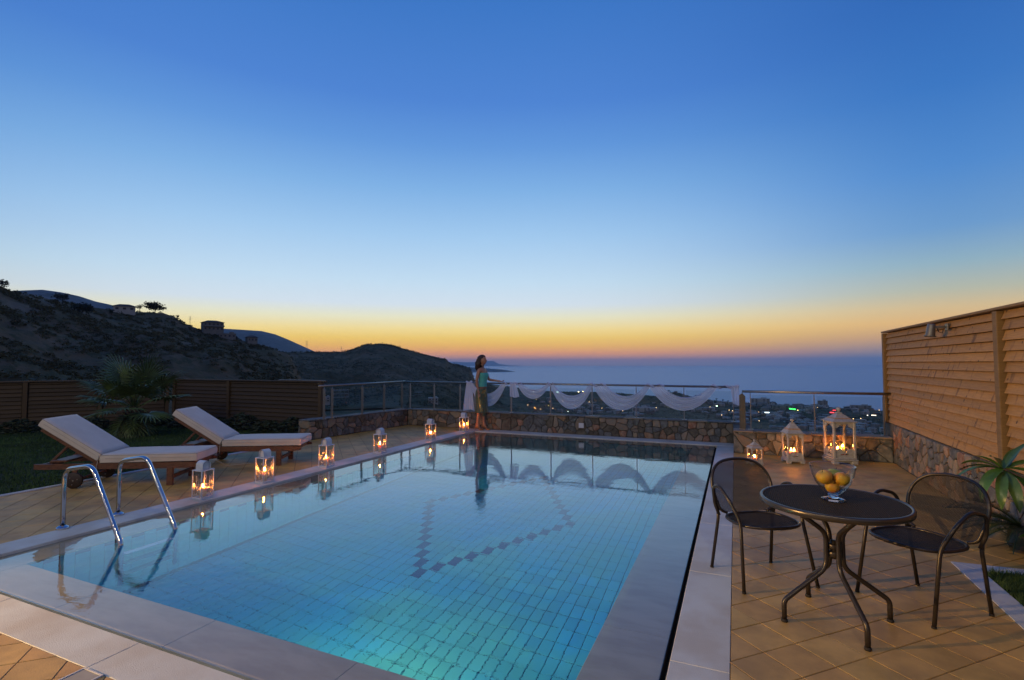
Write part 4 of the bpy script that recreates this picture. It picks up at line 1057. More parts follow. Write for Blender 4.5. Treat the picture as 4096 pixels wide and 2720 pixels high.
# head with a profile: brow, nose, lips and chin
b = MB(); na_, nl_ = 30, 26; vs = []
for i in range(nl_+1):
    ph = PI*i/nl_; z_ = math.cos(ph); rr = math.sin(ph)
    for k in range(na_):
        th = 2*PI*k/na_; x_, y_ = rr*math.cos(th), rr*math.sin(th); X_ = x_*.088; Y_ = y_*.070; Z_ = z_*.112
        if z_ < 0: X_ *= 1-.10*z_*z_; Y_ *= 1-.28*z_*z_; X_ += .016*(-z_)**1.5
        f_ = max(0, math.cos(th))**8 if rr > .2 else 0
        w_ = math.exp(-(math.sin(th)/.16)**2) if math.cos(th) > 0 else 0
        X_ += w_*(.024*math.exp(-((Z_+.022)/.013)**2)+.014*math.exp(-((Z_-.0)/.018)**2)+.009*math.exp(-((Z_+.052)/.011)**2)+.014*math.exp(-((Z_+.088)/.016)**2))
        X_ -= math.exp(-((abs(math.sin(th))-.42)/.16)**2)*(.007*math.exp(-((Z_-.008)/.014)**2)) if math.cos(th) > 0 else 0
        if abs(abs(th-PI)-PI/2) < .28 and abs(Z_+.008) < .028: Y_ *= 1.10       # ears
        vs.append((.014+X_, Y_, 1.628+Z_))
b.add(vs, [(i*na_+k, (i+1)*na_+k, (i+1)*na_+(k+1) % na_, i*na_+(k+1) % na_) for i in range(nl_) for k in range(na_)], True); b.build('head', m_skin, person)
# fingers, each its own tapered chain rooted in the palm
def hand(palm, dirv, side, curl, thumbv, name='hand'):
    d = Vector(dirv).normalized(); s_ = Vector(side).normalized(); n = d.cross(s_).normalized(); b = MB()
    for k, (off, ln) in enumerate(((-.024, .066), (-.008, .075), (.008, .070), (.023, .056))):
        p = Vector(palm)+s_*off; pts = [p-d*.004, p+d*ln*.35+n*curl*.25*ln, p+d*ln*.70+n*curl*.8*ln, p+d*ln*.92+n*curl*1.5*ln]
        b.tube(pts, [.0095, .0088, .0078, .006], 7)
    p = Vector(palm)-d*.03+s_*-.022; tv = Vector(thumbv).normalized(); b.tube([p, p+tv*.03+s_*-.012, p+tv*.058-s_*.012], [.011, .010, .007], 7)
    b.build('fingers', m_skin, person)
hand((armR[0]+.004, armR[1], armR[2]-.022), (.12, 0, -1), (1, 0, .1), .25, (.3, 0, -1))
hand((armL[0]+.018, armL[1]-.0, armL[2]-.002), (1, .05, -.12), (0, 1, 0), -.35*-1, (1, -.3, -.1))
def shell(rings, mt, name, seg=28, smooth=True, fold=0, nf=9, thick=None):
    b = MB(); vs = []
    for (x_, y_, z_, rx, ry, ph) in rings:
        for k in range(seg):
            a = 2*PI*k/seg; f_ = 1+fold*ph*math.sin(a*nf+z_*6)
            vs.append((x_+rx*math.cos(a)*f_, y_+ry*math.sin(a)*f_, z_))
    n = len(rings); fs = [(i*seg+k, i*seg+(k+1) % seg, (i+1)*seg+(k+1) % seg, (i+1)*seg+k) for i in range(n-1) for k in range(seg)]
    b.add(vs, fs, smooth); return b.build(name, mt, person)
shell([(.030, 0, 1.335, .088, .138, 0), (.040, 0, 1.31, .100, .142, 0), (.046, 0, 1.275, .106, .142, 0), (.036, 0, 1.23, .100, .135, 0), (.024, 0, 1.17, .092, .124, 0), (.016, 0, 1.08, .090, .120, 0), (.010, 0, 1.00, .098, .130, 0)], m_top, 'strapless_top', fold=.01)
shell([(.008, 0, 1.012, .104, .136, 0), (.002, 0, .985, .110, .142, 0), (-.002, 0, .965, .114, .146, 0)], m_belt, 'waistband')
sk_r = [(-.004, 0, .972, .112, .144, 0), (-.018, 0, .90, .128, .160, .2), (-.020, 0, .82, .133, .165, .5), (-.014, 0, .70, .128, .160, .8), (-.008, 0, .56, .130, .162, 1), (-.006, 0, .46, .140, .170, 1.2), (-.004, 0, .415, .145, .176, 1.3)]
skirt = shell(sk_r, m_skirt, 'skirt', 48, fold=.045, nf=8)
rd = random.Random(5); q = MB()
for k in range(520):          # sequins catching the light
    u = rd.random(); z_ = .94-.50*u; i = 0
    a = rd.gauss(-PI/2+.55, .75); i = max(j for j in range(len(sk_r)) if sk_r[j][2] >= z_) if z_ > .42 else len(sk_r)-2
    r0, r1 = sk_r[i], sk_r[min(i+1, len(sk_r)-1)]; w = (r0[2]-z_)/max(1e-4, r0[2]-r1[2]); rx = r0[3]+(r1[3]-r0[3])*w; ry = r0[4]+(r1[4]-r0[4])*w; ph = r0[5]+(r1[5]-r0[5])*w; f_ = 1+.045*ph*math.sin(a*8+z_*6)
    if math.sin(a*4+z_*11) < .1: continue
    c = Vector((r0[0]+rx*math.cos(a)*f_*1.015, ry*math.sin(a)*f_*1.015, z_)); nv = Vector((math.cos(a)/rx, math.sin(a)/ry, rd.uniform(-1.5, 2.5))).normalized(); M = nv.to_track_quat('Z', 'Y').to_matrix().to_4x4(); M.translation = c
    sz = rd.uniform(.004, .009); q.add([(-sz, -sz*.6, 0), (sz, -sz*.6, 0), (sz, sz*.6, 0), (-sz, sz*.6, 0)], [(0, 1, 2, 3)], False, M)
tag(q.build('sequins', m_gold, skirt), kind='stuff')
q = MB(); q.add([(.085, -.13, .43), (.120, -.10, .43), (.125, -.08, .36), (.10, -.12, .33), (.075, -.135, .34), (.09, -.12, .43), (.12, -.09, .43)], [(0, 1, 2, 3, 4)]); q.build('skirt_tail', m_skirt, skirt)
# hair: cap plus wavy locks
b = MB(); sgm, rg_ = 26, 14; vs = []
for i in range(rg_+1):
    a = PI*i/rg_
    for k in range(sgm):
        th = 2*PI*k/sgm; x_, y_, z_ = math.sin(a)*math.cos(th), math.sin(a)*math.sin(th), math.cos(a)
        r = 1+.05*mnoise.noise(Vector((x_*3, y_*3, z_*5)))
        fr = max(0, x_-.05)*(1.15 if z_ < .20 else .25 if z_ < .5 else 0)       # leave the face free
        vs.append(((-.008+x_*(.118 if z_ > .2 else .106)*r-fr*.12), y_*.088*r*(1-.15*max(0, x_)), 1.645+z_*.112*r*(1 if z_ > 0 else 1.05)))
b.add(vs, [(i*sgm+k, (i+1)*sgm+k, (i+1)*sgm+(k+1) % sgm, i*sgm+(k+1) % sgm) for i in range(rg_) for k in range(sgm)], True)
rd = random.Random(9)
for k in range(70):
    th = rd.uniform(.42*PI, 1.58*PI); r = rd.uniform(.8, 1.0); x_, y_ = -.018+.095*r*math.cos(th), .085*r*math.sin(th)
    ln = rd.uniform(.16, .26)+.05*(-math.cos(th)); pts = []; p1 = rd.uniform(0, 6)
    for i in range(7):
        u = i/6; pts.append((x_*(1+.25*math.sin(u*PI))-.02*u+.012*math.sin(u*9+p1), y_*(1+.15*math.sin(u*PI))+.010*math.cos(u*8+p1), 1.65-ln*u))
    b.tube(pts, [.015, .017, .018, .017, .014, .010, .003], 6)
b.build('hair', m_hair, person)
for sg in (-1, 1):
    q = MB(); q.lathe([(0, -.004), (.008, -.003), (.010, 0), (.008, .003), (0, .004)], 10, True, Matrix.Translation((.091, sg*.029, 1.636)) @ Matrix.Rotation(PI/2, 4, 'Y') @ Matrix.Diagonal((.6, 1, 1, 1))); q.build('eye', m_wick, person)
q = MB(); q.tube([(.098, -.017, 1.577), (.1115, 0, 1.577), (.098, .017, 1.577)], [.003, .005, .003], 6); q.build('mouth', mat('lips', (.30, .10, .07), .5), person)
for (c, d_) in (((V[10+0][0], 0, 0), 0),): pass
q = MB(); M = Matrix.Translation((-.018, -.1705, .945)) @ Matrix.Rotation(.15, 4, 'Y'); q.lathe([(.027, -.006), (.030, 0), (.027, .006)], 16, True, M); q.build('bracelet', mat('silver_bangle', (.8, .75, .65), .2, 1., var=0), person)
q = MB(); M = Matrix.Translation((.262, .258, 1.140)) @ Matrix.Rotation(PI/2, 4, 'Y'); q.lathe([(.026, -.005), (.029, 0), (.026, .005)], 16, True, M); q.build('bracelet', MATS['silver_bangle'], person)
for sg, kx in ((-1, -.095), (1, .02)):
    q = MB(); y_ = sg*.06
    for i in range(2): pass
    pts = [(kx-.055, .085), (kx-.03, .105), (kx+.03, .085), (kx+.08, .050), (kx+.13, .036), (kx+.158, .022), (kx+.158, .004), (kx+.08, .004), (kx+.03, .040), (kx-.03, .060), (kx-.055, .060)]
    m = len(pts)
    wd = [.022, .024, .030, .036, .034, .016, .016, .036, .024, .020, .018]
    vs = [(p[0], y_-w, p[1]) for p, w in zip(pts, wd)]+[(p[0], y_+w, p[1]) for p, w in zip(pts, wd)]
    q.add(vs, [tuple(range(m)), tuple(range(m, 2*m))[::-1]]+[(i, i+m, (i+1) % m+m, (i+1) % m) for i in range(m)]); q.tube([(kx-.045, y_, .066), (kx-.052, y_, .0)], [.010, .005], 7); q.build('shoe', m_shoe, person)

# ------------------------------------------------------------------ white sheer drape along the far railing
def cloth_mat():
    m = bpy.data.materials.new('sheer_white_cloth'); m.use_nodes = True; t_ = m.node_tree; t_.nodes.clear()
    df = t_.nodes.new('ShaderNodeBsdfDiffuse'); df.inputs[0].default_value = (.76, .80, .98, 1); tl = t_.nodes.new('ShaderNodeBsdfTranslucent'); tl.inputs[0].default_value = (.74, .82, 1., 1)
    tr = t_.nodes.new('ShaderNodeBsdfTransparent'); m1 = t_.nodes.new('ShaderNodeMixShader'); m1.inputs[0].default_value = .40; t_.links.new(df.outputs[0], m1.inputs[1]); t_.links.new(tl.outputs[0], m1.inputs[2])
    m2 = t_.nodes.new('ShaderNodeMixShader'); lw = t_.nodes.new('ShaderNodeLayerWeight'); lw.inputs[0].default_value = .35
    t_.links.new(mrange(t_, lw.outputs['Facing'], 0, .8, .30, .03), m2.inputs[0]); t_.links.new(m1.outputs[0], m2.inputs[1]); t_.links.new(tr.outputs[0], m2.inputs[2])
    o = t_.nodes.new('ShaderNodeOutputMaterial'); t_.links.new(m2.outputs[0], o.inputs[0]); return m
m_cloth = cloth_mat()
DY, DZ = 10.95, 1.085
drape = tag(empty('fabric_drape', (-3.0, DY, DZ)), 'long white sheer cloth looped in swags along the far railing', 'drape')
def swag(x0, x1, su, sl, w0, w1, nu=36, nv=26, seed=0, nf=7, amp=.016, back=False):
    """upper edge sags su below the rail, lower edge sl; w0/w1 how widely the cloth spreads at each end"""
    rd = random.Random(seed); vs = []; ph = rd.uniform(0, 6)
    for i in range(nu+1):
        u = i/nu
        for j in range(nv+1):
            v = j/nv; sag = su+(sl-su)*v**.9
            xa = x0+(1-v)*w0*1.0; xb = x1-(1-v)*w1*1.0
            cat = (1-abs(2*u-1)**2.0); x_ = xa+(xb-xa)*u
            x_ += .25*(sag)*math.sin(2*PI*u)*-.12
            spread = math.sin(PI*u)**.6
            y_ = -.030-.02*spread+amp*math.sin(v*2*PI*nf+ph+u*2)*(.35+.65*spread)+amp*.5*math.sin(v*2*PI*nf*2.3+ph*2-u*3)
            z_ = .030-sag*cat-(1-cat)*.02*v
            e_ = min(u, 1-u)
            if e_ < .06: k = (.06-e_)/.06; z_ += .0*k; y_ += k*.035; 
            vs.append((x_+3.0, y_+DY-DY, z_))
    return vs, [(i*(nv+1)+j, (i+1)*(nv+1)+j, (i+1)*(nv+1)+j+1, i*(nv+1)+j+1) for i in range(nu) for j in range(nv)]
def tail(xt0, xt1, xb0, xb1, zb, seed, nu=18, nv=18, nf=5, amp=.02, zt=.03):
    rd = random.Random(seed); ph = rd.uniform(0, 6); vs = []
    for i in range(nu+1):
        u = i/nu
        for j in range(nv+1):
            v = j/nv; xa = xt0+(xt1-xt0)*u; xb = xb0+(xb1-xb0)*u; x_ = xa+(xb-xa)*v**.8
            y_ = -.04+amp*math.sin(u*2*PI*nf+ph)*(.3+.7*v); z_ = zt+(zb-zt)*v+.015*v*math.sin(u*5+ph)
            vs.append((x_+3.0, y_, z_))
    return vs, [(i*(nv+1)+j, i*(nv+1)+j+1, (i+1)*(nv+1)+j+1, (i+1)*(nv+1)+j) for i in range(nu) for j in range(nv)]
def wrap(b, xa, xb, r=.042, turns=2.6, seed=0, n=60):
    """cloth bunched and wound over the rail"""
    rd = random.Random(seed); pts = []; rad = []
    for i in range(int(n)+1):
        u = i/n; a = u*turns*2*PI; pts.append((xa+(xb-xa)*u+3., r*.62*math.cos(a)*1.0, r*.62*math.sin(a)+.004)); rad.append(.020+.007*math.sin(u*23+seed))
    b.tube(pts, rad, 9)
b = MB(); b.add(*swag(-5.90, -4.93, .28, .58, .06, .10, seed=1, amp=.026), True); b.build('swag', m_cloth, drape)
b = MB(); b.add(*swag(-4.66, -3.84, .15, .37, .10, .06, seed=2, amp=.022), True); b.build('swag', m_cloth, drape)
b = MB(); b.add(*swag(-3.86, -2.84, .28, .58, .08, .08, seed=3, amp=.026), True); b.build('swag', m_cloth, drape)
b = MB(); b.add(*swag(-2.88, -1.62, .26, .565, .30, .10, nf=7, seed=4, amp=.024), True); b.build('swag', m_cloth, drape)
b = MB(); b.add(*swag(-1.68, -.32, .25, .52, .26, .14, nf=7, seed=5, amp=.024), True); b.build('swag', m_cloth, drape)
b = MB(); b.add(*tail(-5.97, -5.84, -6.07, -5.76, -.66, 6), True); b.build('hanging_end', m_cloth, drape)
b = MB(); b.add(*tail(-4.84, -4.70, -4.84, -4.60, -.31, 7, nf=3), True); b.build('hanging_end', m_cloth, drape)
b = MB(); b.add(*tail(-.10, .05, -.06, .08, -.34, 8, nf=3), True); b.build('hanging_end', m_cloth, drape)
b = MB(); wrap(b, -6.02, -5.76, seed=1, turns=2.2); wrap(b, -5.02, -4.58, seed=2, turns=3.2); wrap(b, -3.93, -3.78, seed=3, turns=1.3); wrap(b, -2.96, -2.58, seed=4, turns=1.6); wrap(b, -1.74, -1.36, seed=5, turns=1.6); wrap(b, -.46, .06, seed=6, turns=2.4)
b.build('wrapped_cloth', m_cloth, drape)

# ------------------------------------------------------------------ plants near the terrace
m_leaf = mat('fan_palm_leaf', (.10, .16, .055), .45, var=.25, vs=8, rnd=.4)
m_trunk = mat('palm_trunk', (.08, .055, .035), .9, var=.3, vs=20, bump=.6, bs=25)
m_big = mat('glossy_leaf', (.06, .14, .03), .32, var=.2, vs=10, rnd=.35)
m_cyc = mat('cycad_leaf', (.028, .060, .020), .4, var=.2, vs=10, rnd=.35)
m_shrub = mat('low_shrub_leaf', (.030, .050, .022), .7, var=.3, vs=9)
m_grass = mat('lawn_grass', (.045, .10, .022), .8, var=.25, vs=1.2, col2=(.022, .052, .014))
m_soil = mat('lawn_soil', (.030, .040, .018), .95, var=.25, vs=6)
def fan_frond(root, az, el_, ln, R_, seed):
    """petiole plus a folded fan of pointed segments"""
    rd = random.Random(seed); b = MB(); d = Vector((math.cos(az)*math.cos(el_), math.sin(az)*math.cos(el_), math.sin(el_)))
    o = Vector((0, 0, .62)); e = o+d*ln; mid = o+d*ln*.5+Vector((0, 0, .05)); b.tube([o, mid, e], [.014, .010, .007], 6)
    side = d.cross(Vector((0, 0, 1))).normalized(); up = side.cross(d).normalized(); n = 26
    for i in range(n):
        a = math.radians(-128+256*i/(n-1)); r = R_*(1-.28*(abs(a)/2.3)**2)*rd.uniform(.93, 1.05)
        dr = (d*math.cos(a)+side*math.sin(a)).normalized(); w = .022
        dz = up*(.25*abs(math.sin(a)))-Vector((0, 0, .05))
        p0 = e; p1 = e+(dr+dz*.3)*r*.45; p2 = e+(dr+dz*.2)*r*.78-Vector((0, 0, .03)); p3 = e+dr*r-Vector((0, 0, rd.uniform(.06, .22)*r))
        wv = dr.cross(up).normalized()*w; up2 = up*.008
        vs = [p0, p1-wv, p1+up2, p1+wv, p2-wv*.6, p2+up2, p2+wv*.6, p3]
        b.add(vs, [(0, 1, 2), (0, 2, 3), (1, 4, 5, 2), (2, 5, 6, 3), (4, 7, 5), (5, 7, 6)], False)
    b.build('frond', m_leaf, root)
t = tag(empty('fan_palm', (-11.9, 6.85, -.02)), 'young fan palm with stiff green fans on the lawn in front of the dark fence', 'palm')
b = MB(); pr = [(.20, 0), (.22, .05), (.17, .12), (.185, .2), (.14, .32), (.15, .40), (.10, .55), (.06, .66), (0, .68)]; b.lathe(pr, 14, False)
rd = random.Random(4)
for k in range(60):
    a = k*2.4; z = .05+.55*k/60; r = .20-.12*z; p = Vector((r*math.cos(a), r*math.sin(a), z)); b.bar(p, p+Vector((math.cos(a)*.05, math.sin(a)*.05, .06)), .045, .012)
b.build('trunk', m_trunk, t)
fr = [(3.55, 1.02, .82, .66), (.55, 1.12, .80, .68), (.1, .95, .70, .66), (3.2, .75, .70, .62), (.4, .55, .82, .66), (3.75, .42, .78, .60), (-.5, .35, .75, .64), (1.3, .8, .6, .6), (.3, .12, .80, .60), (3.5, .05, .70, .58), (-1.2, .55, .62, .60), (4.6, .2, .6, .58), (5.4, -.1, .55, .55), (2.3, .4, .62, .6), (4.1, -.3, .5, .5), (.0, -.35, .55, .52), (-1.4, 1.2, .6, .62)]
for k, (a, e_, l_, r_) in enumerate(fr): fan_frond(t, a, min(1.4, e_+.16), l_*.92, r_, k)
for k in range(7):       # old hanging fronds
    fan_frond(t, k*.9+.3, -1.15, .30, .48, 40+k)

def blade_field(name, label, regions, n, seed, h=(.025, .05), mt=None, zf=None, kind='stuff', parent=None, w=.004, test=None):
    rng = np.random.default_rng(seed); V = []; 
    tot = sum((r[1]-r[0])*(r[3]-r[2]) for r in regions); P = []
    for r in regions:
        m = int(n*(r[1]-r[0])*(r[3]-r[2])/tot); P.append(np.column_stack([rng.uniform(r[0], r[1], m), rng.uniform(r[2], r[3], m)]))
    P = np.vstack(P)
    if test is not None: P = P[test(P[:, 0], P[:, 1])]
    n = len(P); a = rng.uniform(0, 6.28, n); hh = rng.uniform(*h, n); lean = rng.uniform(-.6, .6, (n, 2))*hh[:, None]
    z0 = np.full(n, zf if zf is not None else -.02); ww = w*rng.uniform(.7, 1.5, n)
    dx, dy = np.cos(a)*ww, np.sin(a)*ww
    v = np.empty((n, 3, 3)); v[:, 0] = np.column_stack([P[:, 0]-dx, P[:, 1]-dy, z0]); v[:, 1] = np.column_stack([P[:, 0]+dx, P[:, 1]+dy, z0])
    v[:, 2] = np.column_stack([P[:, 0]+lean[:, 0], P[:, 1]+lean[:, 1], z0+hh])
    me = np_mesh(name, v.reshape(-1, 3), np.arange(3*n).reshape(-1, 3), mt or m_grass)
    return tag(inst(name, me, parent), label, kind=kind)
b = MB(); b.add([(-30, -12, -.022), (-7.95, -12, -.022), (-7.95, 9.05, -.022), (-8.3, 9.05, -.022), (-30, 9.05, -.022)], [(0, 1, 2, 3, 4)]); tag(b.build('lawn', m_soil), 'dark evening lawn left of the terrace', kind='structure')
fx = lambda x, y: (y < 8.8) & ((x+13.95)*7.77-(y-8.92)*5.05 > -1.0)
blade_field('grass', 'short dark lawn grass', [(-17, -8.02, .5, 5.5), (-17, -8.02, 5.5, 8.9)], 150000, 1, test=fx, w=.006, h=(.02, .045))
b = MB(); b.add([(1.6, 2.6, -.012), (2.25, 2.6, -.012), (2.25, 5.03, -.012), (1.6, 5.0, -.012)], [(0, 1, 2, 3)]); tag(b.build('planting_bed', m_soil), 'soil of the small planting bed at the right', kind='structure')
blade_field('grass', 'grass of the small planting bed at the right', [(1.655, 2.22, 2.8, 4.99)], 26000, 2, h=(.03, .07), zf=-.012, w=.003, test=lambda x, y: (y < 4.955+(x-1.657)*.066) & (x > 1.66))

def leafy(label, x, y, r, h, seed, n=420, ls=.05, cat='shrub', mt=None, name='low_shrub', group=None):
    rd = random.Random(seed); t = tag(empty(name, (x, y, -.02)), label, cat, group); b = MB()
    for k in range(n):
        th = rd.uniform(0, 2*PI); u = rd.random()**.5; z = rd.uniform(.05, 1); rr = r*u*(1-.55*z**2); c = Vector((rr*math.cos(th), rr*math.sin(th), h*z*(1-.3*u)))
        M = (Vector((rd.gauss(0, 1), rd.gauss(0, 1), rd.gauss(.4, .8)))).to_track_quat('Z', 'Y').to_matrix().to_4x4(); M.translation = c; s_ = ls*rd.uniform(.6, 1.4)
        b.add([(-s_, 0, 0), (0, -s_*.4, .2*s_), (s_, 0, 0), (0, s_*.4, .2*s_)], [(0, 1, 2, 3)], False, M)
    b.build('foliage', mt or m_shrub, t)
    q = MB()
    for k in range(7):
        th = rd.uniform(0, 6.28); q.tube([(0, 0, 0), (r*.4*math.cos(th), r*.4*math.sin(th), h*.5), (r*.7*math.cos(th), r*.7*math.sin(th), h*.8)], [.008, .006, .003], 5)
    q.build('stem', m_trunk, t); return t
fs = [(-9.1, 8.55, .42, .42, 'by the end of the fence'), (-9.9, 8.6, .40, .30, 'left of the fence end'), (-10.7, 8.55, .5, .45, 'behind the far lounger'), (-11.6, 8.6, .42, .30, 'right of the palm'), (-12.5, 8.45, .45, .35, 'behind the palm'), (-13.4, 8.2, .5, .35, 'in the fence corner'), (-14.2, 7.3, .45, .32, 'left of the fence corner'), (-15.0, 6.2, .5, .36, 'at the far left fence'), (-15.6, 5.2, .45, .32, 'at the left edge of the view')]
for k, (x, y, r, h, w_) in enumerate(fs): leafy('low dark shrub at the fence foot, '+w_, x, y, r, h, k+20, group='low shrubs along the dark fence')
leafy('small grey-green plant beside the left end of the stone wall', -8.45, 8.3, .30, .16, 60, 200, .035)

# big-leaved plant reaching in at the right edge
def big_leaf(root, o, az, el_, ln, w, droop, roll=0):
    b = MB(); n = 9; o = Vector(o); h = Vector((math.cos(az), math.sin(az), 0)); s_ = Vector((-math.sin(az), math.cos(az), 0)); vs = []; p = Vector((0, 0, 0)); e_ = el_
    cs, sn = math.cos(roll), math.sin(roll)
    for i in range(n+1):
        u = i/n; wd = w*math.sin(PI*min(1, u**.85*.97+.015))**.8*(1 if u < 1 else 0); fwd = h*math.cos(e_)+Vector((0, 0, 1))*math.sin(e_); up = s_.cross(fwd)*-1
        if up.z < 0: up = -up
        sd = s_*cs+up*sn; u2 = up*cs-s_*sn
        vs += [p-sd*wd+u2*wd*.35, p-sd*wd*.5+u2*wd*.16, p, p+sd*wd*.5+u2*wd*.16, p+sd*wd+u2*wd*.35]; p = p+fwd*ln/n; e_ -= droop/n
    b.add(vs, [(i*5+j, (i+1)*5+j, (i+1)*5+j+1, i*5+j+1) for i in range(n) for j in range(4)], True)
    return b.build('leaf', m_big, root, loc=o)
t = tag(empty('broad_leaved_plant', (2.12, 4.55, -.01)), 'broad-leaved plant with long glossy drooping leaves at the right edge', 'plant')
tip = Vector((-.22, .66, .74))        # whorl of leaves
b = MB(); b.tube([(0, 0, 0), (.02, .02, .25), (.0, .22, .50), (-.10, .48, .68), tip], [.012, .011, .009, .008, .007], 8); b.build('stem', m_trunk, t)
rd = random.Random(12)
lv = [(3.35, .25, .30, .040, 1.0), (3.75, -.15, .28, .042, 1.2), (4.25, -.35, .27, .042, 1.1), (4.8, -.5, .27, .045, .9), (5.4, -.35, .24, .042, 1.1), (.2, .5, .27, .040, .6), (.9, .7, .30, .042, .5), (1.5, .6, .24, .038, .7), (2.3, .5, .24, .038, .9), (2.9, .45, .24, .036, 1.1), (0.5, 1.0, .26, .036, .5), (5.9, .1, .27, .042, .9), (3.0, .95, .16, .028, .7)]
for k, (a, e_, l_, w_, d_) in enumerate(lv): big_leaf(t, tip+Vector((0, 0, rd.uniform(-.02, .01))), a, e_, l_*1.3, w_*.86, d_*1.25, rd.uniform(-.5, .5))
tip2 = Vector((-.10, .12, .36)); b = MB(); b.tube([(0, 0, .1), (-.02, .05, .25), tip2], [.010, .008, .007], 8); b.build('stem', m_trunk, t)
for k in range(9): big_leaf(t, tip2, k*.72+.4, .35, .26, .040, 1.1, rd.uniform(-.5, .5))

# cycad by the right wall
t = tag(empty('cycad', (2.16, 5.62, 0)), 'dark spiky cycad at the foot of the right stone wall beside the planting bed', 'cycad')
b = MB(); b.lathe([(.09, 0), (.11, .06), (.10, .16), (.06, .2), (0, .21)], 12, False); b.build('trunk', m_trunk, t)
rd = random.Random(8)
for k in range(20):
    az = 2.0+k*.37*1.0 if k < 12 else rd.uniform(0, 6.28); e_ = rd.uniform(.1, .95); ln = rd.uniform(.40, .56); q = MB()
    h = Vector((math.cos(az), math.sin(az), 0)); p = Vector((0, 0, .18)); e0 = e_; n = 20; spn = [p.copy()]
    for i in range(n): p = p+(h*math.cos(e0)+Vector((0, 0, math.sin(e0))))*ln/n; e0 -= .9/n; spn.append(p.copy())
    q.tube(spn[::3]+[spn[-1]], .004, 5); sd = Vector((-h.y, h.x, 0))
    for i in range(2, n+1):
        for j in (0, .5):
            if i+j > n: continue
            a_ = spn[i-1]*(1-j)+spn[i]*j if j else spn[i]; f_ = (spn[i]-spn[i-1]).normalized(); l2 = .13*math.sin(PI*(.12+.8*i/n))**.7
            for sg in (-1, 1):
                e2 = a_+(sd*sg*.8+f_*.5+Vector((0, 0, .35)))*l2; wv = f_*.0045; q.add([a_-wv, a_+wv, e2], [(0, 1, 2)])
    q.build('frond', m_cyc, t)

# ------------------------------------------------------------------ far country
RE = 6.371e6
def curve(r): return -r*r/(2*RE)
SEA = -100.
def interp(L_, x):
    if x <= L_[0][0]: return L_[0][1]
    for (a, b_), (c, d) in zip(L_[:-1], L_[1:]):
        if x <= c: return b_+(d-b_)*(x-a)/(c-a)
    return L_[-1][1]
def ss(a, b_, x): x = min(1, max(0, (x-a)/(b_-a))); return x*x*(3-2*x)
def fbm(x, y, s_, o=4):
    v = 0; a = 1
    for i in range(o): v += a*mnoise.noise(Vector((x*s_, y*s_, i*7.3))); a *= .5; s_ *= 2.1
    return v
def polar_mesh(name, azs, rs, zf, mt, label=None):
    V = []; F = []; nr = len(rs(azs[0])) 
    for a in azs:
        sa, ca = math.sin(math.radians(a)), math.cos(math.radians(a))
        for r in rs(a): V.append((r*sa, r*ca, zf(a, r)))
    for i in range(len(azs)-1):
        for j in range(nr-1): F.append((i*nr+j, (i+1)*nr+j, (i+1)*nr+j+1, i*nr+j+1))
    me = np_mesh(name, np.array(V), np.array(F), mt, True); return tag(inst(name, me), label or name, kind='structure')
def land_mat(name, cols, sc, bump=1., rocky=.5):
    m = bpy.data.materials.new(name); m.use_nodes = True; t_ = m.node_tree; p = t_.nodes['Principled BSDF']; p.inputs['Roughness'].default_value = .95; p.inputs['Specular IOR Level'].default_value = .1
    g = t_.nodes.new('ShaderNodeNewGeometry')
    def nz(s_, det=5, off=0):
        mp = t_.nodes.new('ShaderNodeMapping'); mp.inputs['Location'].default_value = (off, off, 0); t_.links.new(g.outputs['Position'], mp.inputs[0])
        n = t_.nodes.new('ShaderNodeTexNoise'); n.inputs['Scale'].default_value = s_; n.inputs['Detail'].default_value = det; n.inputs['Roughness'].default_value = .65; t_.links.new(mp.outputs[0], n.inputs['Vector']); return n.outputs[0]
    a = nz(sc); b_ = nz(sc*4.3, 6, 31); c = nz(sc*.35, 3, 77)
    col = mixc(t_, mrange(t_, a, .42, .58), (*cols[0], 1), (*cols[1], 1)); col = mixc(t_, mrange(t_, b_, .50, .62), col, (*cols[2], 1)); col = mixc(t_, mth(t_, 'MULTIPLY', mrange(t_, c, .55, .68), rocky), col, (*cols[3], 1))
    t_.links.new(col, p.inputs['Base Color']); b2 = t_.nodes.new('ShaderNodeBump'); b2.inputs['Distance'].default_value = bump; b2.inputs['Strength'].default_value = .8
    t_.links.new(b_, b2.inputs['Height']); t_.links.new(b2.outputs[0], p.inputs['Normal']); return m
m_near = land_mat('scrub_hillside', [(.20, .125, .065), (.145, .105, .047), (.10, .082, .036), (.31, .23, .155)], .045, 2.)
m_mid = land_mat('wooded_hill', [(.21, .14, .07), (.14, .105, .047), (.10, .082, .036), (.32, .22, .12)], .012, 5.)
m_plain = land_mat('coastal_plain', [(.20, .16, .08), (.12, .11, .055), (.085, .085, .045), (.48, .35, .19)], .006, 2., .8)
m_mtn = land_mat('bare_mountain', [(.22, .22, .20), (.17, .175, .15), (.14, .15, .13), (.26, .25, .2)], .003, 6.)
RIDGE = [(-84, 6.6), (-78, 6.5), (-72, 6.6), (-68.95, 6.16), (-68.32, 5.84), (-67.0, 5.55), (-64.96, 5.22), (-62.2, 4.75), (-61.24, 4.66), (-60.25, 4.62), (-58.19, 4.62), (-57.22, 4.42), (-56.33, 3.74), (-54.98, 3.2), (-53.0, 2.72), (-51.93, 2.45), (-50.08, 1.8), (-48.56, 1.40), (-47.26, .85), (-46.72, -.15), (-45.9, -1.9), (-44.6, -4.4), (-42, -7.5)]
def R1(a): return 430+30*math.sin(a*.3)-(120*ss(-60, -84, a))+60*ss(-56, -46, a)
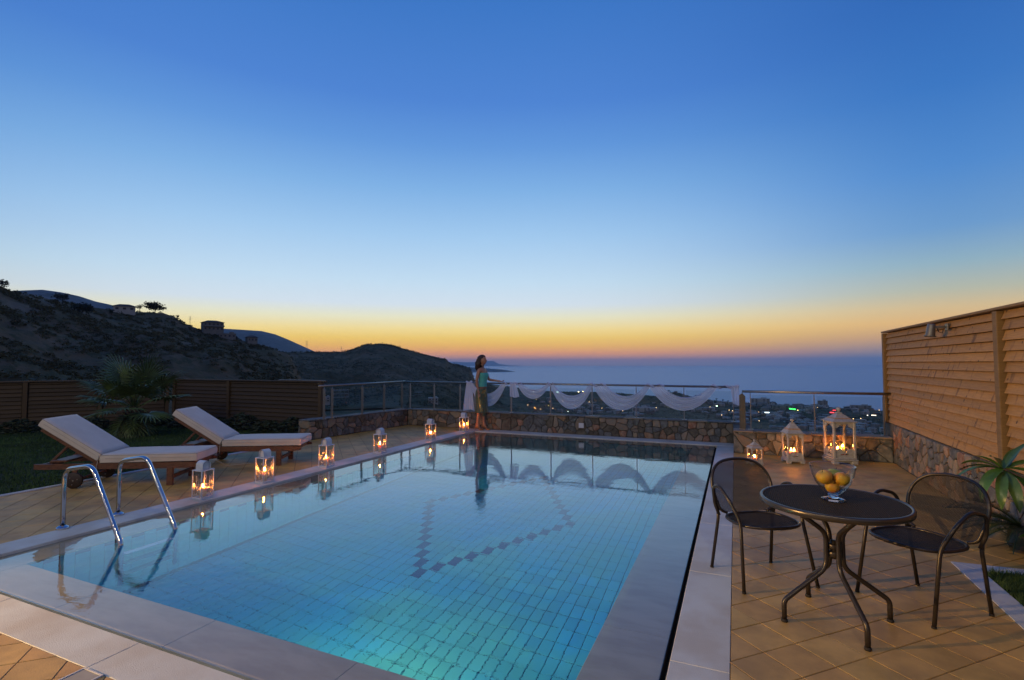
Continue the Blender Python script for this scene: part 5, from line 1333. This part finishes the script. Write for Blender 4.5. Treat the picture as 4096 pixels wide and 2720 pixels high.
def z_near(a, r):
    R = R1(a); zr = CH+R*math.tan(math.radians(interp(RIDGE, a))); r0 = 110; zb = -16-20*ss(-60, -42, a)
    x_, y_ = r*math.sin(math.radians(a)), r*math.cos(math.radians(a))
    if r <= R: u = max(0., (r-r0)/(R-r0)); z = zb+(zr-zb)*(u**1.35); k = math.sin(PI*min(1, max(0, u)))**.5
    else: u = (r-R)/(R*.5); z = zr-(25+zr*.5+20)*min(1, u)**1.2; k = min(1, u*3)
    return z+fbm(x_, y_, .014, 5)*9*k+fbm(x_, y_, .09, 3)*1.3*(.35+.65*k)
azs = [-86+i*.16 for i in range(int(44/.16)+1)]
polar_mesh('near_hill', azs, lambda a: [110+(R1(a)-110)*j/70 for j in range(71)]+[R1(a)*(1+.5*(j/8)) for j in range(1, 9)], z_near, m_near, 'rocky scrub-covered hillside rising at the left')
MID = [(-56, 1.0), (-52, 1.1), (-48.58, 1.22), (-47.6, 1.14), (-44.75, 1.2), (-41.9, 1.22), (-40.72, 1.58), (-39.74, 2.0), (-38.3, 2.17), (-36.96, 2.03), (-35.47, 1.55), (-33.52, 1.04), (-31.65, .58), (-31.07, .5), (-30.6, .05), (-29.54, -.22), (-28.36, -.48), (-28.0, -1.4), (-27.76, -2.0), (-26.22, -2.45), (-25.15, -2.8), (-24.8, -3.4), (-24.2, -4.0), (-22, -5.2)]
def R2(a): return 1150+220*ss(-38, -26, a)
def z_mid(a, r):
    R = R2(a); zr = CH+R*math.tan(math.radians(interp(MID, a))); r0 = 560; zb = -46-42*ss(-34, -24, a)
    x_, y_ = r*math.sin(math.radians(a)), r*math.cos(math.radians(a))
    if r <= R: u = max(0., (r-r0)/(R-r0)); z = zb+(zr-zb)*(.25*u+.75*u**1.9); k = math.sin(PI*min(1, max(0, u)))**.5
    else: u = (r-R)/(R*.3); z = zr-(zr-SEA+6)*min(1, u); k = 0
    return z+fbm(x_, y_, .005, 5)*14*k+fbm(x_, y_, .03, 3)*2.2*(.3+.7*k)
azs = [-58+i*.14 for i in range(int(36/.14)+1)]
polar_mesh('middle_hill', azs, lambda a: [560+(R2(a)-560)*j/70 for j in range(71)]+[R2(a)*(1+.3*(j/8)) for j in range(1, 9)], z_mid, m_mid, 'dark wooded hill with a cliff falling towards the sea')
COAST = [(-60, 2600), (-30, 2500), (-24.98, 2300), (-20.5, 1930), (-14, 1800), (-8.5, 1660), (-1.0, 1440), (5.7, 1400), (11.7, 1340), (20, 1280), (60, 1200)]
def z_plain(a, r):
    rc = interp(COAST, a); x_, y_ = r*math.sin(math.radians(a)), r*math.cos(math.radians(a))
    lw = 1-ss(-36, -20, a)            # valley on the left sits higher
    z1 = -2-(r-14)*.205 if r < 440 else -89.5-(r-440)*.006
    z2 = -2-(r-14)*.16 if r < 290 else -46.2-(r-290)*.004
    z = z1*(1-lw)+z2*lw
    k = ss(rc*1.0, rc*.93, r); z = z*k+(SEA-4)*(1-k) if r > rc*.93 else z
    z += fbm(x_, y_, .004, 4)*4*ss(500, 800, r)*k
    # low wooded rise near the shore
    z += 24*math.exp(-((a+6.2)/2.2)**2-((r-1330)/120)**2)+9*math.exp(-((a+16)/4)**2-((r-1500)/150)**2)
    return z
def rs_plain(a):
    rc = interp(COAST, a); return [14, 30, 60, 120, 200, 290, 380, 440]+[440+(rc-440)*j/60 for j in range(1, 61)]+[rc*1.05, rc*1.2]
azs = [-100+i*.8 for i in range(int(170/.8)+1)]
polar_mesh('coastal_plain', azs, rs_plain, z_plain, m_plain, 'coastal plain with fields and groves down to the shore')
b = MB()
def far_hill(name, label, L_, R, mt, zb, th=.35, n=90):
    a0, a1 = L_[0][0], L_[-1][0]; azs = [a0+(a1-a0)*i/n for i in range(n+1)]
    def zf(a, r):
        zr = CH+R*math.tan(math.radians(interp(L_, a))); x_, y_ = r*math.sin(math.radians(a)), r*math.cos(math.radians(a)); u = (r-R*(1-th))/(R*th)
        if r <= R: return zb+(zr-zb)*min(1, max(0, u))**1.15+fbm(x_, y_, 7/R, 4)*R*.006*math.sin(PI*min(1, max(0, u)))
        return zr-(zr-zb)*(r-R)/(R*th)
    return polar_mesh(name, azs, lambda a: [R*(1-th)+R*th*j/24 for j in range(25)]+[R*(1+th*j/5) for j in range(1, 6)], zf, mt, label)
far_hill('far_mountain', 'blue mountain ridge behind the left hillside', [(-76, 3.5), (-72, 4.8), (-69, 5.7), (-68.32, 5.84), (-66.45, 6.12), (-65.34, 6.02), (-64.18, 5.8), (-62.97, 5.4), (-61.93, 5.2), (-61.34, 4.95), (-58, 3.6), (-54, 2.4), (-50, 1)], 2600, m_mtn, -60)
far_hill('far_mountain', 'blue mountain sloping down behind the houses on the ridge', [(-60, 2.2), (-56, 3.1), (-53.37, 3.42), (-51.7, 3.36), (-49.86, 3.28), (-48.59, 2.97), (-47.29, 2.42), (-45.97, 1.80), (-44.75, 1.22), (-43, .4), (-41, -.4)], 4300, m_mtn, -90)
far_hill('far_headland', 'hazy flat-topped headland on the horizon behind the woman', [(-34, .0), (-31, .13), (-30.13, .17), (-28.9, .10), (-27.65, .12), (-26.6, .25), (-25.75, .25), (-25.45, .10), (-25.1, -.1), (-24.09, -.22), (-22.5, -.30)], 28000, m_mtn, SEA+curve(28000)-3, .05)
far_hill('far_cape', 'low dark cape reaching into the bay left of the woman', [(-34, -.2), (-30, -.34), (-28.24, -.46), (-26.46, -.58), (-24.8, -.72), (-23.85, -.85), (-23.2, -.98)], 6200, m_mtn, SEA+curve(6200)-2, .08)

# sea, curved with the earth
def sea_mat():
    m = bpy.data.materials.new('open_sea'); m.use_nodes = True; t_ = m.node_tree; p = t_.nodes['Principled BSDF']
    p.inputs['Base Color'].default_value = (.33, .47, .56, 1); p.inputs['Specular IOR Level'].default_value = .3; p.inputs['Roughness'].default_value = .36; p.inputs['IOR'].default_value = 1.33
    g = t_.nodes.new('ShaderNodeNewGeometry'); mp = t_.nodes.new('ShaderNodeMapping'); mp.inputs['Scale'].default_value = (.5, 1, 1); t_.links.new(g.outputs['Position'], mp.inputs[0])
    n = t_.nodes.new('ShaderNodeTexNoise'); n.inputs['Scale'].default_value = .09; n.inputs['Detail'].default_value = 8; n.inputs['Roughness'].default_value = .75; t_.links.new(mp.outputs[0], n.inputs['Vector'])
    b_ = t_.nodes.new('ShaderNodeBump'); b_.inputs['Distance'].default_value = .7; b_.inputs['Strength'].default_value = 1.; t_.links.new(n.outputs[0], b_.inputs['Height']); t_.links.new(b_.outputs[0], p.inputs['Normal'])
    return m
rr_ = [900, 1100, 1300, 1500, 1800, 2200, 2800, 3600, 5000, 7000, 9500, 12500, 16000, 20000, 25000, 30000, 35000, 42000]
V = []; F = []; na = 240
for i in range(na):
    a = 2*PI*i/na
    for r in rr_: V.append((r*math.sin(a), r*math.cos(a), SEA+curve(r)))
nr = len(rr_)
for i in range(na):
    for j in range(nr-1): F.append((i*nr+j, ((i+1) % na)*nr+j, ((i+1) % na)*nr+j+1, i*nr+j+1))
tag(inst('sea', np_mesh('sea', np.array(V), np.array(F), sea_mat(), True)), 'calm blue evening sea', kind='structure')
b = MB(); b.prism(ccw([(-40, -60), (40, -60), (40, 9.6), (2.6, 9.6), (2.6, 2.), (-.2, 2.), (-.2, -2.), (-8.2, -2.), (-8.2, -12.), (-40, -12.)]), -12, -.12); 

# scattered scrub and groves: real leaf clumps
def clump_template(seed, nl, flat=.7):
    rng = np.random.default_rng(seed); V = []
    for k in range(nl):
        d = rng.normal(size=3); d /= np.linalg.norm(d); d[2] = abs(d[2])*flat*1.2-.15; r = rng.uniform(.55, 1.05); c = d*r
        n = rng.normal(size=3); n /= np.linalg.norm(n); u = np.cross(n, [0, 0, 1.]); u /= (np.linalg.norm(u)+1e-6); w = np.cross(n, u); s_ = rng.uniform(.25, .5)
        V.append([c-u*s_*.6, c+u*s_*.6-w*s_*.3, c+w*s_]); 
    return np.array(V).reshape(-1, 3)
def scatter(name, label, pts, sizes, mt, seed, nl=40, flat=.7, tall=1.):
    T = [clump_template(seed+k, nl, flat) for k in range(6)]; rng = np.random.default_rng(seed); out = []
    for p, s_ in zip(pts, sizes):
        t_ = T[rng.integers(6)]; a = rng.uniform(0, 6.28); c, s2 = math.cos(a), math.sin(a); v = t_.copy(); v[:, 0], v[:, 1] = t_[:, 0]*c-t_[:, 1]*s2, t_[:, 0]*s2+t_[:, 1]*c
        v *= s_*np.array([rng.uniform(.8, 1.5), rng.uniform(.8, 1.5), rng.uniform(.7, 1.15)*tall]); out.append(v+np.array(p))
    V = np.vstack(out); return tag(inst(name, np_mesh(name, V, np.arange(len(V)).reshape(-1, 3), mt)), label, kind='stuff')
m_scrub = mat('scrub_foliage', (.12, .105, .04), .9, var=.3, vs=.08, col2=(.075, .07, .027))
m_wood = mat('grove_foliage', (.11, .115, .055), .9, var=.3, vs=.02, col2=(.07, .075, .038))
rng = np.random.default_rng(5)
def P3(a, r, zf, dz=0): return (r*math.sin(math.radians(a)), r*math.cos(math.radians(a)), zf(a, r)+dz)
pts, sz = [], []
while len(pts) < 4600:
    a = rng.uniform(-84, -45.6); R = R1(a); r = 125+(R-125)*rng.uniform(0, 1)**.8; q = P3(a, r, z_near)
    if fbm(q[0], q[1], .022, 3) < rng.uniform(-.45, .35)-.25*(r > R*.93): continue
    pts.append(q); sz.append(rng.uniform(.6, 2.0)*(1.25 if rng.random() < .15 else 1))
scatter('hillside_scrub', 'dark scrub scattered over the near hillside', pts, sz, m_scrub, 1, 34, .8)
pts, sz = [], []
while len(pts) < 5200:
    a = rng.uniform(-57, -23.5); R = R2(a); r = 570+(R*1.0-570)*rng.uniform(0, 1); q = P3(a, r, z_mid)
    if fbm(q[0], q[1], .007, 3) < rng.uniform(-.6, .3): continue
    pts.append(q); sz.append(rng.uniform(1.8, 4.2))
for k in range(420):
    a = rng.uniform(-50, -25.5); pts.append(P3(a, R2(a)*rng.uniform(.985, 1.0), z_mid)); sz.append(rng.uniform(2.0, 4.0))
scatter('hill_woodland', 'low trees and bushes covering the middle hill', pts, sz, m_wood, 2, 12, .8)
pts, sz = [], []
while len(pts) < 6500:
    a = rng.uniform(-46, 19); rc = interp(COAST, a)*.95; r = 430+(rc-430)*rng.uniform(0, 1)**.75; q = P3(a, r, z_plain)
    if q[2] < z_mid(a, r) and -57 < a < -22 and r > 560: continue
    th = .55 if math.hypot((a+6.2)/2.2, (r-1330)/160) > 1.2 else -.6
    if fbm(q[0], q[1], .0075, 3) < rng.uniform(th-1., th): continue
    pts.append(q); sz.append(rng.uniform(1.6, 4.2)*(.8 if r > 1100 else 1))
scatter('plain_groves', 'dark groves and hedges between the houses of the plain', pts, sz, m_wood, 3, 12, .9)

# single trees seen against the sky or the sea
m_tleaf = mat('dark_tree_foliage', (.028, .036, .018), .9, var=.3, vs=1.5)
def tree(a, r, zf, h, w, label, cat='tree', seed=0, group=None, ball=True, nl=420):
    x_, y_, z = P3(a, r, zf); t = tag(empty('tree', (x_, y_, z-.2)), label, cat, group); rd = random.Random(seed)
    b = MB(); b.tube([(0, 0, 0), (.1*h*.2, 0, h*.3), (0, .05*h, h*.55), (0, 0, h*.8)], [h*.035, h*.028, h*.02, h*.008], 7)
    for k in range(5): th = rd.uniform(0, 6.28); b.tube([(0, 0, h*.35), (w*.25*math.cos(th), w*.25*math.sin(th), h*.6), (w*.38*math.cos(th), w*.38*math.sin(th), h*.75)], [h*.016, h*.012, h*.005], 5)
    b.build('trunk', m_trunk, t); q = MB(); cl = [(rd.uniform(-.28, .28)*w, rd.uniform(-.28, .28)*w, h*rd.uniform(.5, .82)) for _ in range(9)]
    for k in range(nl):
        c0 = Vector(rd.choice(cl)); d = Vector((rd.gauss(0, 1), rd.gauss(0, 1), rd.gauss(0, .8))).normalized(); c = c0+d*rd.uniform(.3, 1)*w*.24; s_ = w*.05*rd.uniform(.6, 1.4)
        M = Vector((rd.gauss(0, 1), rd.gauss(0, 1), rd.gauss(0, 1))).to_track_quat('Z', 'Y').to_matrix().to_4x4(); M.translation = c; q.add([(-s_, 0, 0), (0, -s_*.6, 0), (s_, 0, 0), (0, s_*.6, 0)], [(0, 1, 2, 3)], False, M)
    q.build('crown', m_tleaf, t); return t
tree(-58.75, R1(-58.75)*.985, z_near, 8.2, 12.5, 'broad dark round tree alone on the ridge right of the small white house', seed=1, nl=900)
tree(-59.9, R1(-59.9)*.985, z_near, 6.2, 4.8, 'small round tree on the ridge between the white house and the broad tree', seed=2)
tree(-65.2, R1(-65.2)*.97, z_near, 6.5, 8.5, 'dark bushy tree near the top of the left hillside below the blue mountain', seed=3)
tree(-63.9, R1(-63.9)*.90, z_near, 6.5, 11, 'wide dark tree on the left hillside left of the white house', seed=4, nl=700)
tree(-61.9, R1(-61.9)*.97, z_near, 4.4, 4.2, 'small dark tree just left of the white house on the ridge', seed=5)
tree(-57.0, R1(-57.0)*.985, z_near, 3.6, 3.0, 'small tree at the edge where the ridge drops', seed=6)
tree(-68.9, R1(-68.9)*.98, z_near, 5.5, 9, 'dark trees clump at the far left end of the ridge', seed=7)
tree(-52.1, R1(-52.1)*.985, z_near, 3.4, 3.6, 'small tree on the ridge left of the lower pavilion house', seed=8)
for k, (a, s_) in enumerate([(-3.9, 9), (-3.35, 9.5), (-2.95, 8.5), (-1.9, 8), (-1.25, 8), (-.75, 7), (-7.9, 7), (-7.3, 9), (-6.6, 8), (3.35, 8)]):
    tree(a, 1385 if k < 6 else 1340, z_plain, s_, s_*.95, 'round dark tree standing against the sea near the shore', seed=30+k, group='round trees along the shore', nl=160)

# houses on the ridge, in the valley and in the town
m_hwhite = mat('house_white', (.56, .50, .40), .85, var=.05, vs=.3, rnd=.5)
m_hgrey = mat('house_grey', (.26, .235, .19), .9, var=.1, vs=.3, rnd=.3)
m_roof = mat('house_roof', (.14, .09, .07), .9, var=.2, vs=.5)
m_win = mat('house_window', (.03, .035, .045), .3, var=0)
def house(a, r, zf, w, d, h, floors, label, mt=None, roof='flat', nw=4, balcony=True, rot=0, dz=0, frame=False):
    x_, y_, z = P3(a, r, zf, dz); t = tag(empty('house', (x_, y_, z), -math.radians(a)+rot), label, 'house'); mt = mt or m_hgrey; fh = h/floors
    if frame:
        for i in range(floors+1): q = MB(); q.box((0, 0, i*fh), (w, d, .35)); q.build('slab', mt, t)
        for i in range(5):
            for j in (-1, 0, 1): q = MB(); q.box((-w/2+.3+i*(w-.6)/4, j*(d/2-.3), h/2), (.4, .4, h)); q.build('pillar', mt, t)
        return t
    q = MB(); q.box((0, 0, h/2-1.5), (w, d, h+3)); wl_ = q.build('wall', mt, t)
    for i in range(floors):
        for k in range(nw):
            xx = -w/2+w*(k+.5)/nw; q = MB(); q.box((xx, -d/2-.02, i*fh+fh*.52), (w/nw*.42, .14, fh*.42)); q.build('window', m_win, t)
        if balcony and i > 0: q = MB(); q.box((0, -d/2-.8, i*fh), (w*1.02, 1.8, .25)); q.box((0, -d/2-1.62, i*fh+.5), (w*1.02, .12, .9)); q.build('balcony', mt, t)
    q = MB()
    if roof == 'hip':
        e = .8; vs = [(-w/2-e, -d/2-e, h), (w/2+e, -d/2-e, h), (w/2+e, d/2+e, h), (-w/2-e, d/2+e, h), (-w*.22, 0, h+1.6), (w*.22, 0, h+1.6)]
        q.add(vs, [(0, 1, 5, 4), (1, 2, 5), (2, 3, 4, 5), (3, 0, 4), (3, 2, 1, 0)])
    else: q.box((0, 0, h+.2), (w+.5, d+.5, .4)); q.box((w*.25, d*.1, h+1), (w*.3, d*.4, 1.4))
    q.build('roof', m_roof if roof == 'hip' else mt, t); return t
house(-61.0, R1(-61.0)*.975, z_near, 12, 6, 3.2, 1, 'small low white house with a chimney on the ridge between the trees', m_hwhite, 'hip', 3, False, dz=1.4)
house(-54.15, R1(-54.15)*.99, z_near, 13.5, 9, 6.4, 2, 'grey two-storey house with balconies on the ridge in front of the blue mountain', m_hgrey, 'hip', 5, rot=.2, dz=2.2)
house(-52.85, R1(-52.85)*.975, z_near, 11, 7, 3, 1, 'low grey terrace building stepping down from the two-storey ridge house', m_hgrey, 'flat', 4, False, dz=.2)
house(-50.75, R1(-50.75)*.985, z_near, 7.0, 6, 3.6, 1, 'small grey pavilion house with hipped roof low on the ridge', m_hgrey, 'hip', 3, True, rot=.3, dz=1.2)
house(-44.3, 560, lambda a, r: -33.5, 8, 8, 6.5, 2, 'white house on the left of the concrete frame in the valley', m_hwhite, 'flat', 3)
house(-43.6, 560, lambda a, r: -38, 7, 6, 5, 2, 'small white building below the white valley house', m_hwhite, 'flat', 2)
house(-42.2, 575, lambda a, r: -34.5, 17, 9, 7.5, 2, 'unfinished grey concrete frame building in the valley', m_hgrey, frame=True)
house(-34.0, 640, lambda a, r: -40, 10, 8, 6, 2, 'small concrete frame house in the middle of the valley', m_hgrey, frame=True)
house(-32.4, 600, lambda a, r: -44.5, 11, 8, 6, 2, 'white house in the valley behind the corner of the railing', m_hwhite, 'flat', 3)
house(-27.1, 610, lambda a, r: -47, 14, 9, 7, 2, 'pale house behind the railing left of the hanging cloth', m_hgrey, 'flat', 4)

rd = random.Random(77)
tmpl = []
def town_template(kind):
    b = MB(); b.box((0, 0, .40), (1, 1, 1.2)); nst = {0: 2, 1: 3, 2: 2, 3: 4, 4: 2, 5: 3}[kind]
    b.box((0, 0, 1.02), (1.04, 1.04, .05)); b.m = 1
    for i in range(nst):
        for k in range(5):
            if (k+kind) % 3 == 2 and kind % 2: continue
            b.box((-.4+.2*k, -.502, (i+.5)/nst), (.10, .012, .45/nst)); b.box((-.502, -.4+.2*k, (i+.5)/nst), (.012, .10, .45/nst))
    b.m = 0
    for i in range(1, nst): b.box((0, -.53, i/nst), (1.0, .07, .03))
    if kind in (1, 3): b.box((.2, .1, 1.12), (.3, .35, .2))
    if kind in (2, 4): b.box((.62, .1, .2), (.4, .7, .7))
    return b.mesh('house', [m_hwhite if kind != 4 else m_hgrey, m_win])
T_ = [town_template(k) for k in range(6)]
nb = 0; used = []
def town_house(a, r, w, d, h, rot, label='pale flat-roofed house among the houses of the coastal town', group='pale houses of the coastal town', k=None):
    x_, y_, z = P3(a, r, z_plain); o = inst('house', T_[k if k is not None else rd.randrange(6)], None, (x_, y_, z-.3), (0, 0, -math.radians(a)+rot), (w, d, h)); tag(o, label, 'house', group)
clusters = [(-15, 1050, 3.2, 120, 22), (-12.5, 1200, 3, 120, 16), (-9.5, 1000, 2.2, 100, 14), (-8, 1180, 3, 90, 10), (-4, 1120, 3, 90, 10), (-2, 1290, 3.5, 60, 22), (1.5, 1000, 3.2, 110, 46), (4.5, 1080, 2.5, 90, 18), (6.5, 920, 3, 80, 44), (9.5, 880, 3, 90, 34), (3, 1290, 4, 50, 20), (10, 1230, 4, 60, 26), (-19, 1300, 3, 200, 12), (5.5, 1200, 4, 60, 14)]
for (a0, r0, sa_, sr_, n) in clusters:
    for i in range(int(n*.95)):
        for tr in range(20):
            a, r = rd.gauss(a0, sa_*.6), rd.gauss(r0, sr_*.6); x_, y_ = r*math.sin(math.radians(a)), r*math.cos(math.radians(a))
            if r < interp(COAST, a)*.93 and r > 720 and all(abs(x_-u)+abs(y_-v) > 13 for u, v in used): break
        else: continue
        used.append((x_, y_)); town_house(a, r, rd.uniform(6, 12), rd.uniform(6, 10), rd.choice((3, 3.3, 4.5, 5.5, 6)), rd.uniform(-.6, .6)+rd.choice((0, 0, PI/2)))
        nb += 1
LB = [(-9.5, 1020, 34, 14, 9, 'long white three-storey building below the third swag of cloth'), (-3.0, 1130, 26, 12, 5, 'long low white shed in the plain beneath the last swags'), (.6, 1010, 44, 14, 5.5, 'long pale hall left of the small lantern, behind the railing'), (4.2, 1180, 38, 14, 9, 'wide white block near the green lights'), (2.2, 1330, 40, 16, 12, 'white terraced hotel at the shore'), (7.6, 1310, 18, 12, 13, 'square grey hotel at the shore above the red lights'), (10.6, 1290, 36, 14, 10, 'long hotel at the shore left of the tall lantern roof'), (5.9, 905, 50, 10, 2.2, 'very long flat white roof low in the town'), (-16.2, 1010, 22, 12, 8, 'white building below the second swag of cloth')]
for (a, r, w, d, h, l_) in LB: town_house(a, r, w, d, h, .1, l_, None, 3)
def night_light(a, el_, r, col, s_, st, label, wide=1.):
    for k_ in range(60, 140):          # where the sight line passes seven metres above the plain
        rk = k_*12.; 
        if CH+rk*math.tan(math.radians(el_)) < z_plain(a, rk)+6.5 and rk > 560: r = rk; break
    x_, y_ = r*math.sin(math.radians(a)), r*math.cos(math.radians(a)); z = CH+r*math.tan(math.radians(el_)); key = 'lit_%s' % '_'.join(str(int(c*99)) for c in col)
    t = tag(empty('lit_sign' if wide > 1 else 'street_lamp', (x_, y_, z), -math.radians(a)), label, 'light'); q = MB(); q.box((0, 0, 0), (s_*wide, s_*.4, s_*.6), .1); q.build('lamp_head', mat(key+str(int(st)), (.1, .1, .1), var=0, emis=col, est=st*.8), t)
    q = MB(); zg = max(z_plain(a, r)-1, z-9); q.box((0, 0, (zg-z)/2-.2), (.3, .3, z-zg), 0); q.build('post', m_hgrey, t)
def ae_of(x, y):      # photo pixel (4096 wide) to azimuth/elevation
    d = camo.matrix_world.to_3x3() @ Vector(((x-2048)/2038, (1360-y)/2038, -1)); return math.degrees(math.atan2(d.x, d.y)), math.degrees(math.asin(d.z/d.length))
for (x, y, r, col, s_, st, w_, l_) in [(2228, 1568, 1300, (.6, 1, .95), 2.6, 9, 3.2, 'pale turquoise lit sign near the shore between the third and fourth posts'), (2314, 1567, 1300, (1, .8, .4), 2.4, 14, 1, 'yellow street lamp at the shore, left one of a pair'), (2332, 1566, 1300, (1, .68, .25), 3.0, 16, 1, 'brighter orange street lamp at the shore, right one of a pair'), (2134, 1568, 1300, (.8, 1, .9), 1.6, 8, 1, 'small white light near the shore beneath the second swag'), (2272, 1646, 960, (.9, 1, .8), 1.1, 7, 1, 'small white lamp among the houses under the third swag'),
        (2867, 1624, 1250, (.7, 1, .7), 2.0, 10, 1.5, 'greenish white light left of the big railing post'), (3163, 1635, 1200, (.05, 1, .12), 2.6, 7, 2., 'bright green lit cross, left one'), (3176, 1637, 1200, (.05, 1, .12), 2.6, 7, 2., 'bright green lit cross, right one'), (3191, 1641, 1200, (1, .6, .15), 1.6, 9, 1, 'small orange lamp right of the green crosses'), (3068, 1650, 1150, (.8, .95, 1), 1.8, 7, 4, 'bluish white lit shop front left of the green crosses'),
        (3328, 1650, 1150, (1, .05, .06), 2.2, 5, 3, 'red lit sign left of the tall lantern, lower one'), (3337, 1641, 1250, (1, .05, .06), 1.8, 4, 3, 'red lit sign left of the tall lantern, upper one'), (3266, 1735.5, 700, (1, .72, .3), 1.3, 16, 1, 'left of two warm lamps just above the wall by the railing post'), (3279, 1735.5, 700, (1, .72, .3), 1.5, 18, 1, 'right of two warm lamps just above the wall by the railing post'), (3470, 1661, 1150, (1, .85, .7), 1.6, 6, 1, 'small warm light left of the fence in the town'), (3495, 1661, 1150, (1, .8, .6), 1.4, 6, 5, 'row of warm lights near the fence in the town'), (3034, 1573+75, 1150, (1, .5, .2), 1.0, 5, 1, 'small orange light in the town right of the big post'), (2148, 1583, 1200, (1, .6, .3), .9, 5, 1, 'tiny orange light under the second swag')]:
    a, e_ = ae_of(x, y); night_light(a, e_, r, col, s_, st, l_, w_)

for k in range(26):
    a = rd.uniform(-22, 14); r = rd.uniform(820, 1300)
    if r > interp(COAST, a)*.93: continue
    x_, y_, z = P3(a, r, z_plain); t = tag(empty('street_lamp', (x_, y_, z)), 'tiny warm street lamp among the houses of the plain', 'light', 'tiny street lamps of the plain')
    q = MB(); q.box((0, 0, 3.4), (.25, .25, 6.8)); q.build('post', m_hgrey, t); q = MB(); q.box((0, 0, 7.1), (.9, .9, .6), .1); q.build('lamp_head', mat('street_lamp_glow', (.1, .1, .1), var=0, emis=(1, .62, .28), est=7), t)
# power pylons
def pylon(x, ytop, ybot, r, label):
    a, e1 = ae_of(x, ytop); a2, e0 = ae_of(x, ybot); x_, y_ = r*math.sin(math.radians(a)), r*math.cos(math.radians(a)); z0, z1 = CH+r*math.tan(math.radians(e0))/math.cos(0), CH+r*math.tan(math.radians(e1)); h = z1-z0
    t = tag(empty('pylon', (x_, y_, z0-h*.1), -math.radians(a)), label, 'pylon'); w = h*.09; tk = r*.00022
    for sx_ in (-1, 1):
        for sy_ in (-1, 1): q = MB(); q.bar((sx_*w, sy_*w, 0), (0, 0, h*1.1), tk, tk); q.build('leg', m_hgrey, t)
    for k in range(3): q = MB(); q.bar((-h*.14, 0, h*(.72+.14*k)), (h*.14, 0, h*(.72+.14*k)), tk, tk); q.build('crossarm', m_hgrey, t)
pylon(761, 1264, 1302, 480, 'thin pole on the ridge left of the two-storey house')
pylon(1228, 1361, 1406, 3400, 'lattice power pylon on the slope of the blue mountain')
pylon(1365, 1387, 1404, 1150, 'small power pylon on the saddle left of the middle hill')

# ground under and behind the terrace so nothing floats
b = MB(); b.prism(ccw([(-40, -40), (40, -40), (40, 9.6), (2.62, 9.6), (2.62, 1.99), (-.05, 1.99), (-.05, -2.02), (-40, -2.02)]), -3, -.13); tag(b.build('ground', m_soil), 'plain ground behind the terrace', kind='structure')

# ------------------------------------------------------------------ evening haze over land and sea
hz_ = MB(); hz_.box((0, 0, (-262+300)/2), (90000, 90000, 562)); hm = bpy.data.materials.new('evening_haze'); hm.use_nodes = True; t_ = hm.node_tree; t_.nodes.clear()
pv = t_.nodes.new('ShaderNodeVolumePrincipled'); pv.inputs['Color'].default_value = (.86, .97, .98, 1); pv.inputs['Density'].default_value = 3.8e-5; pv.inputs['Anisotropy'].default_value = .0
o_ = t_.nodes.new('ShaderNodeOutputMaterial'); t_.links.new(pv.outputs[0], o_.inputs['Volume'])
tag(hz_.build('haze', hm), 'thin blue evening haze over the bay', kind='stuff')

for o in SC.objects:
    if o.type != 'MESH': continue
    r_ = o
    while r_.parent: r_ = r_.parent
    if o.name.startswith('pool_water'): o.cycles.is_caustics_caster = True
    elif r_.name in ('swimming_pool', 'pool_floor', 'pool_end_wall', 'pool_side_wall'): o.cycles.is_caustics_receiver = True
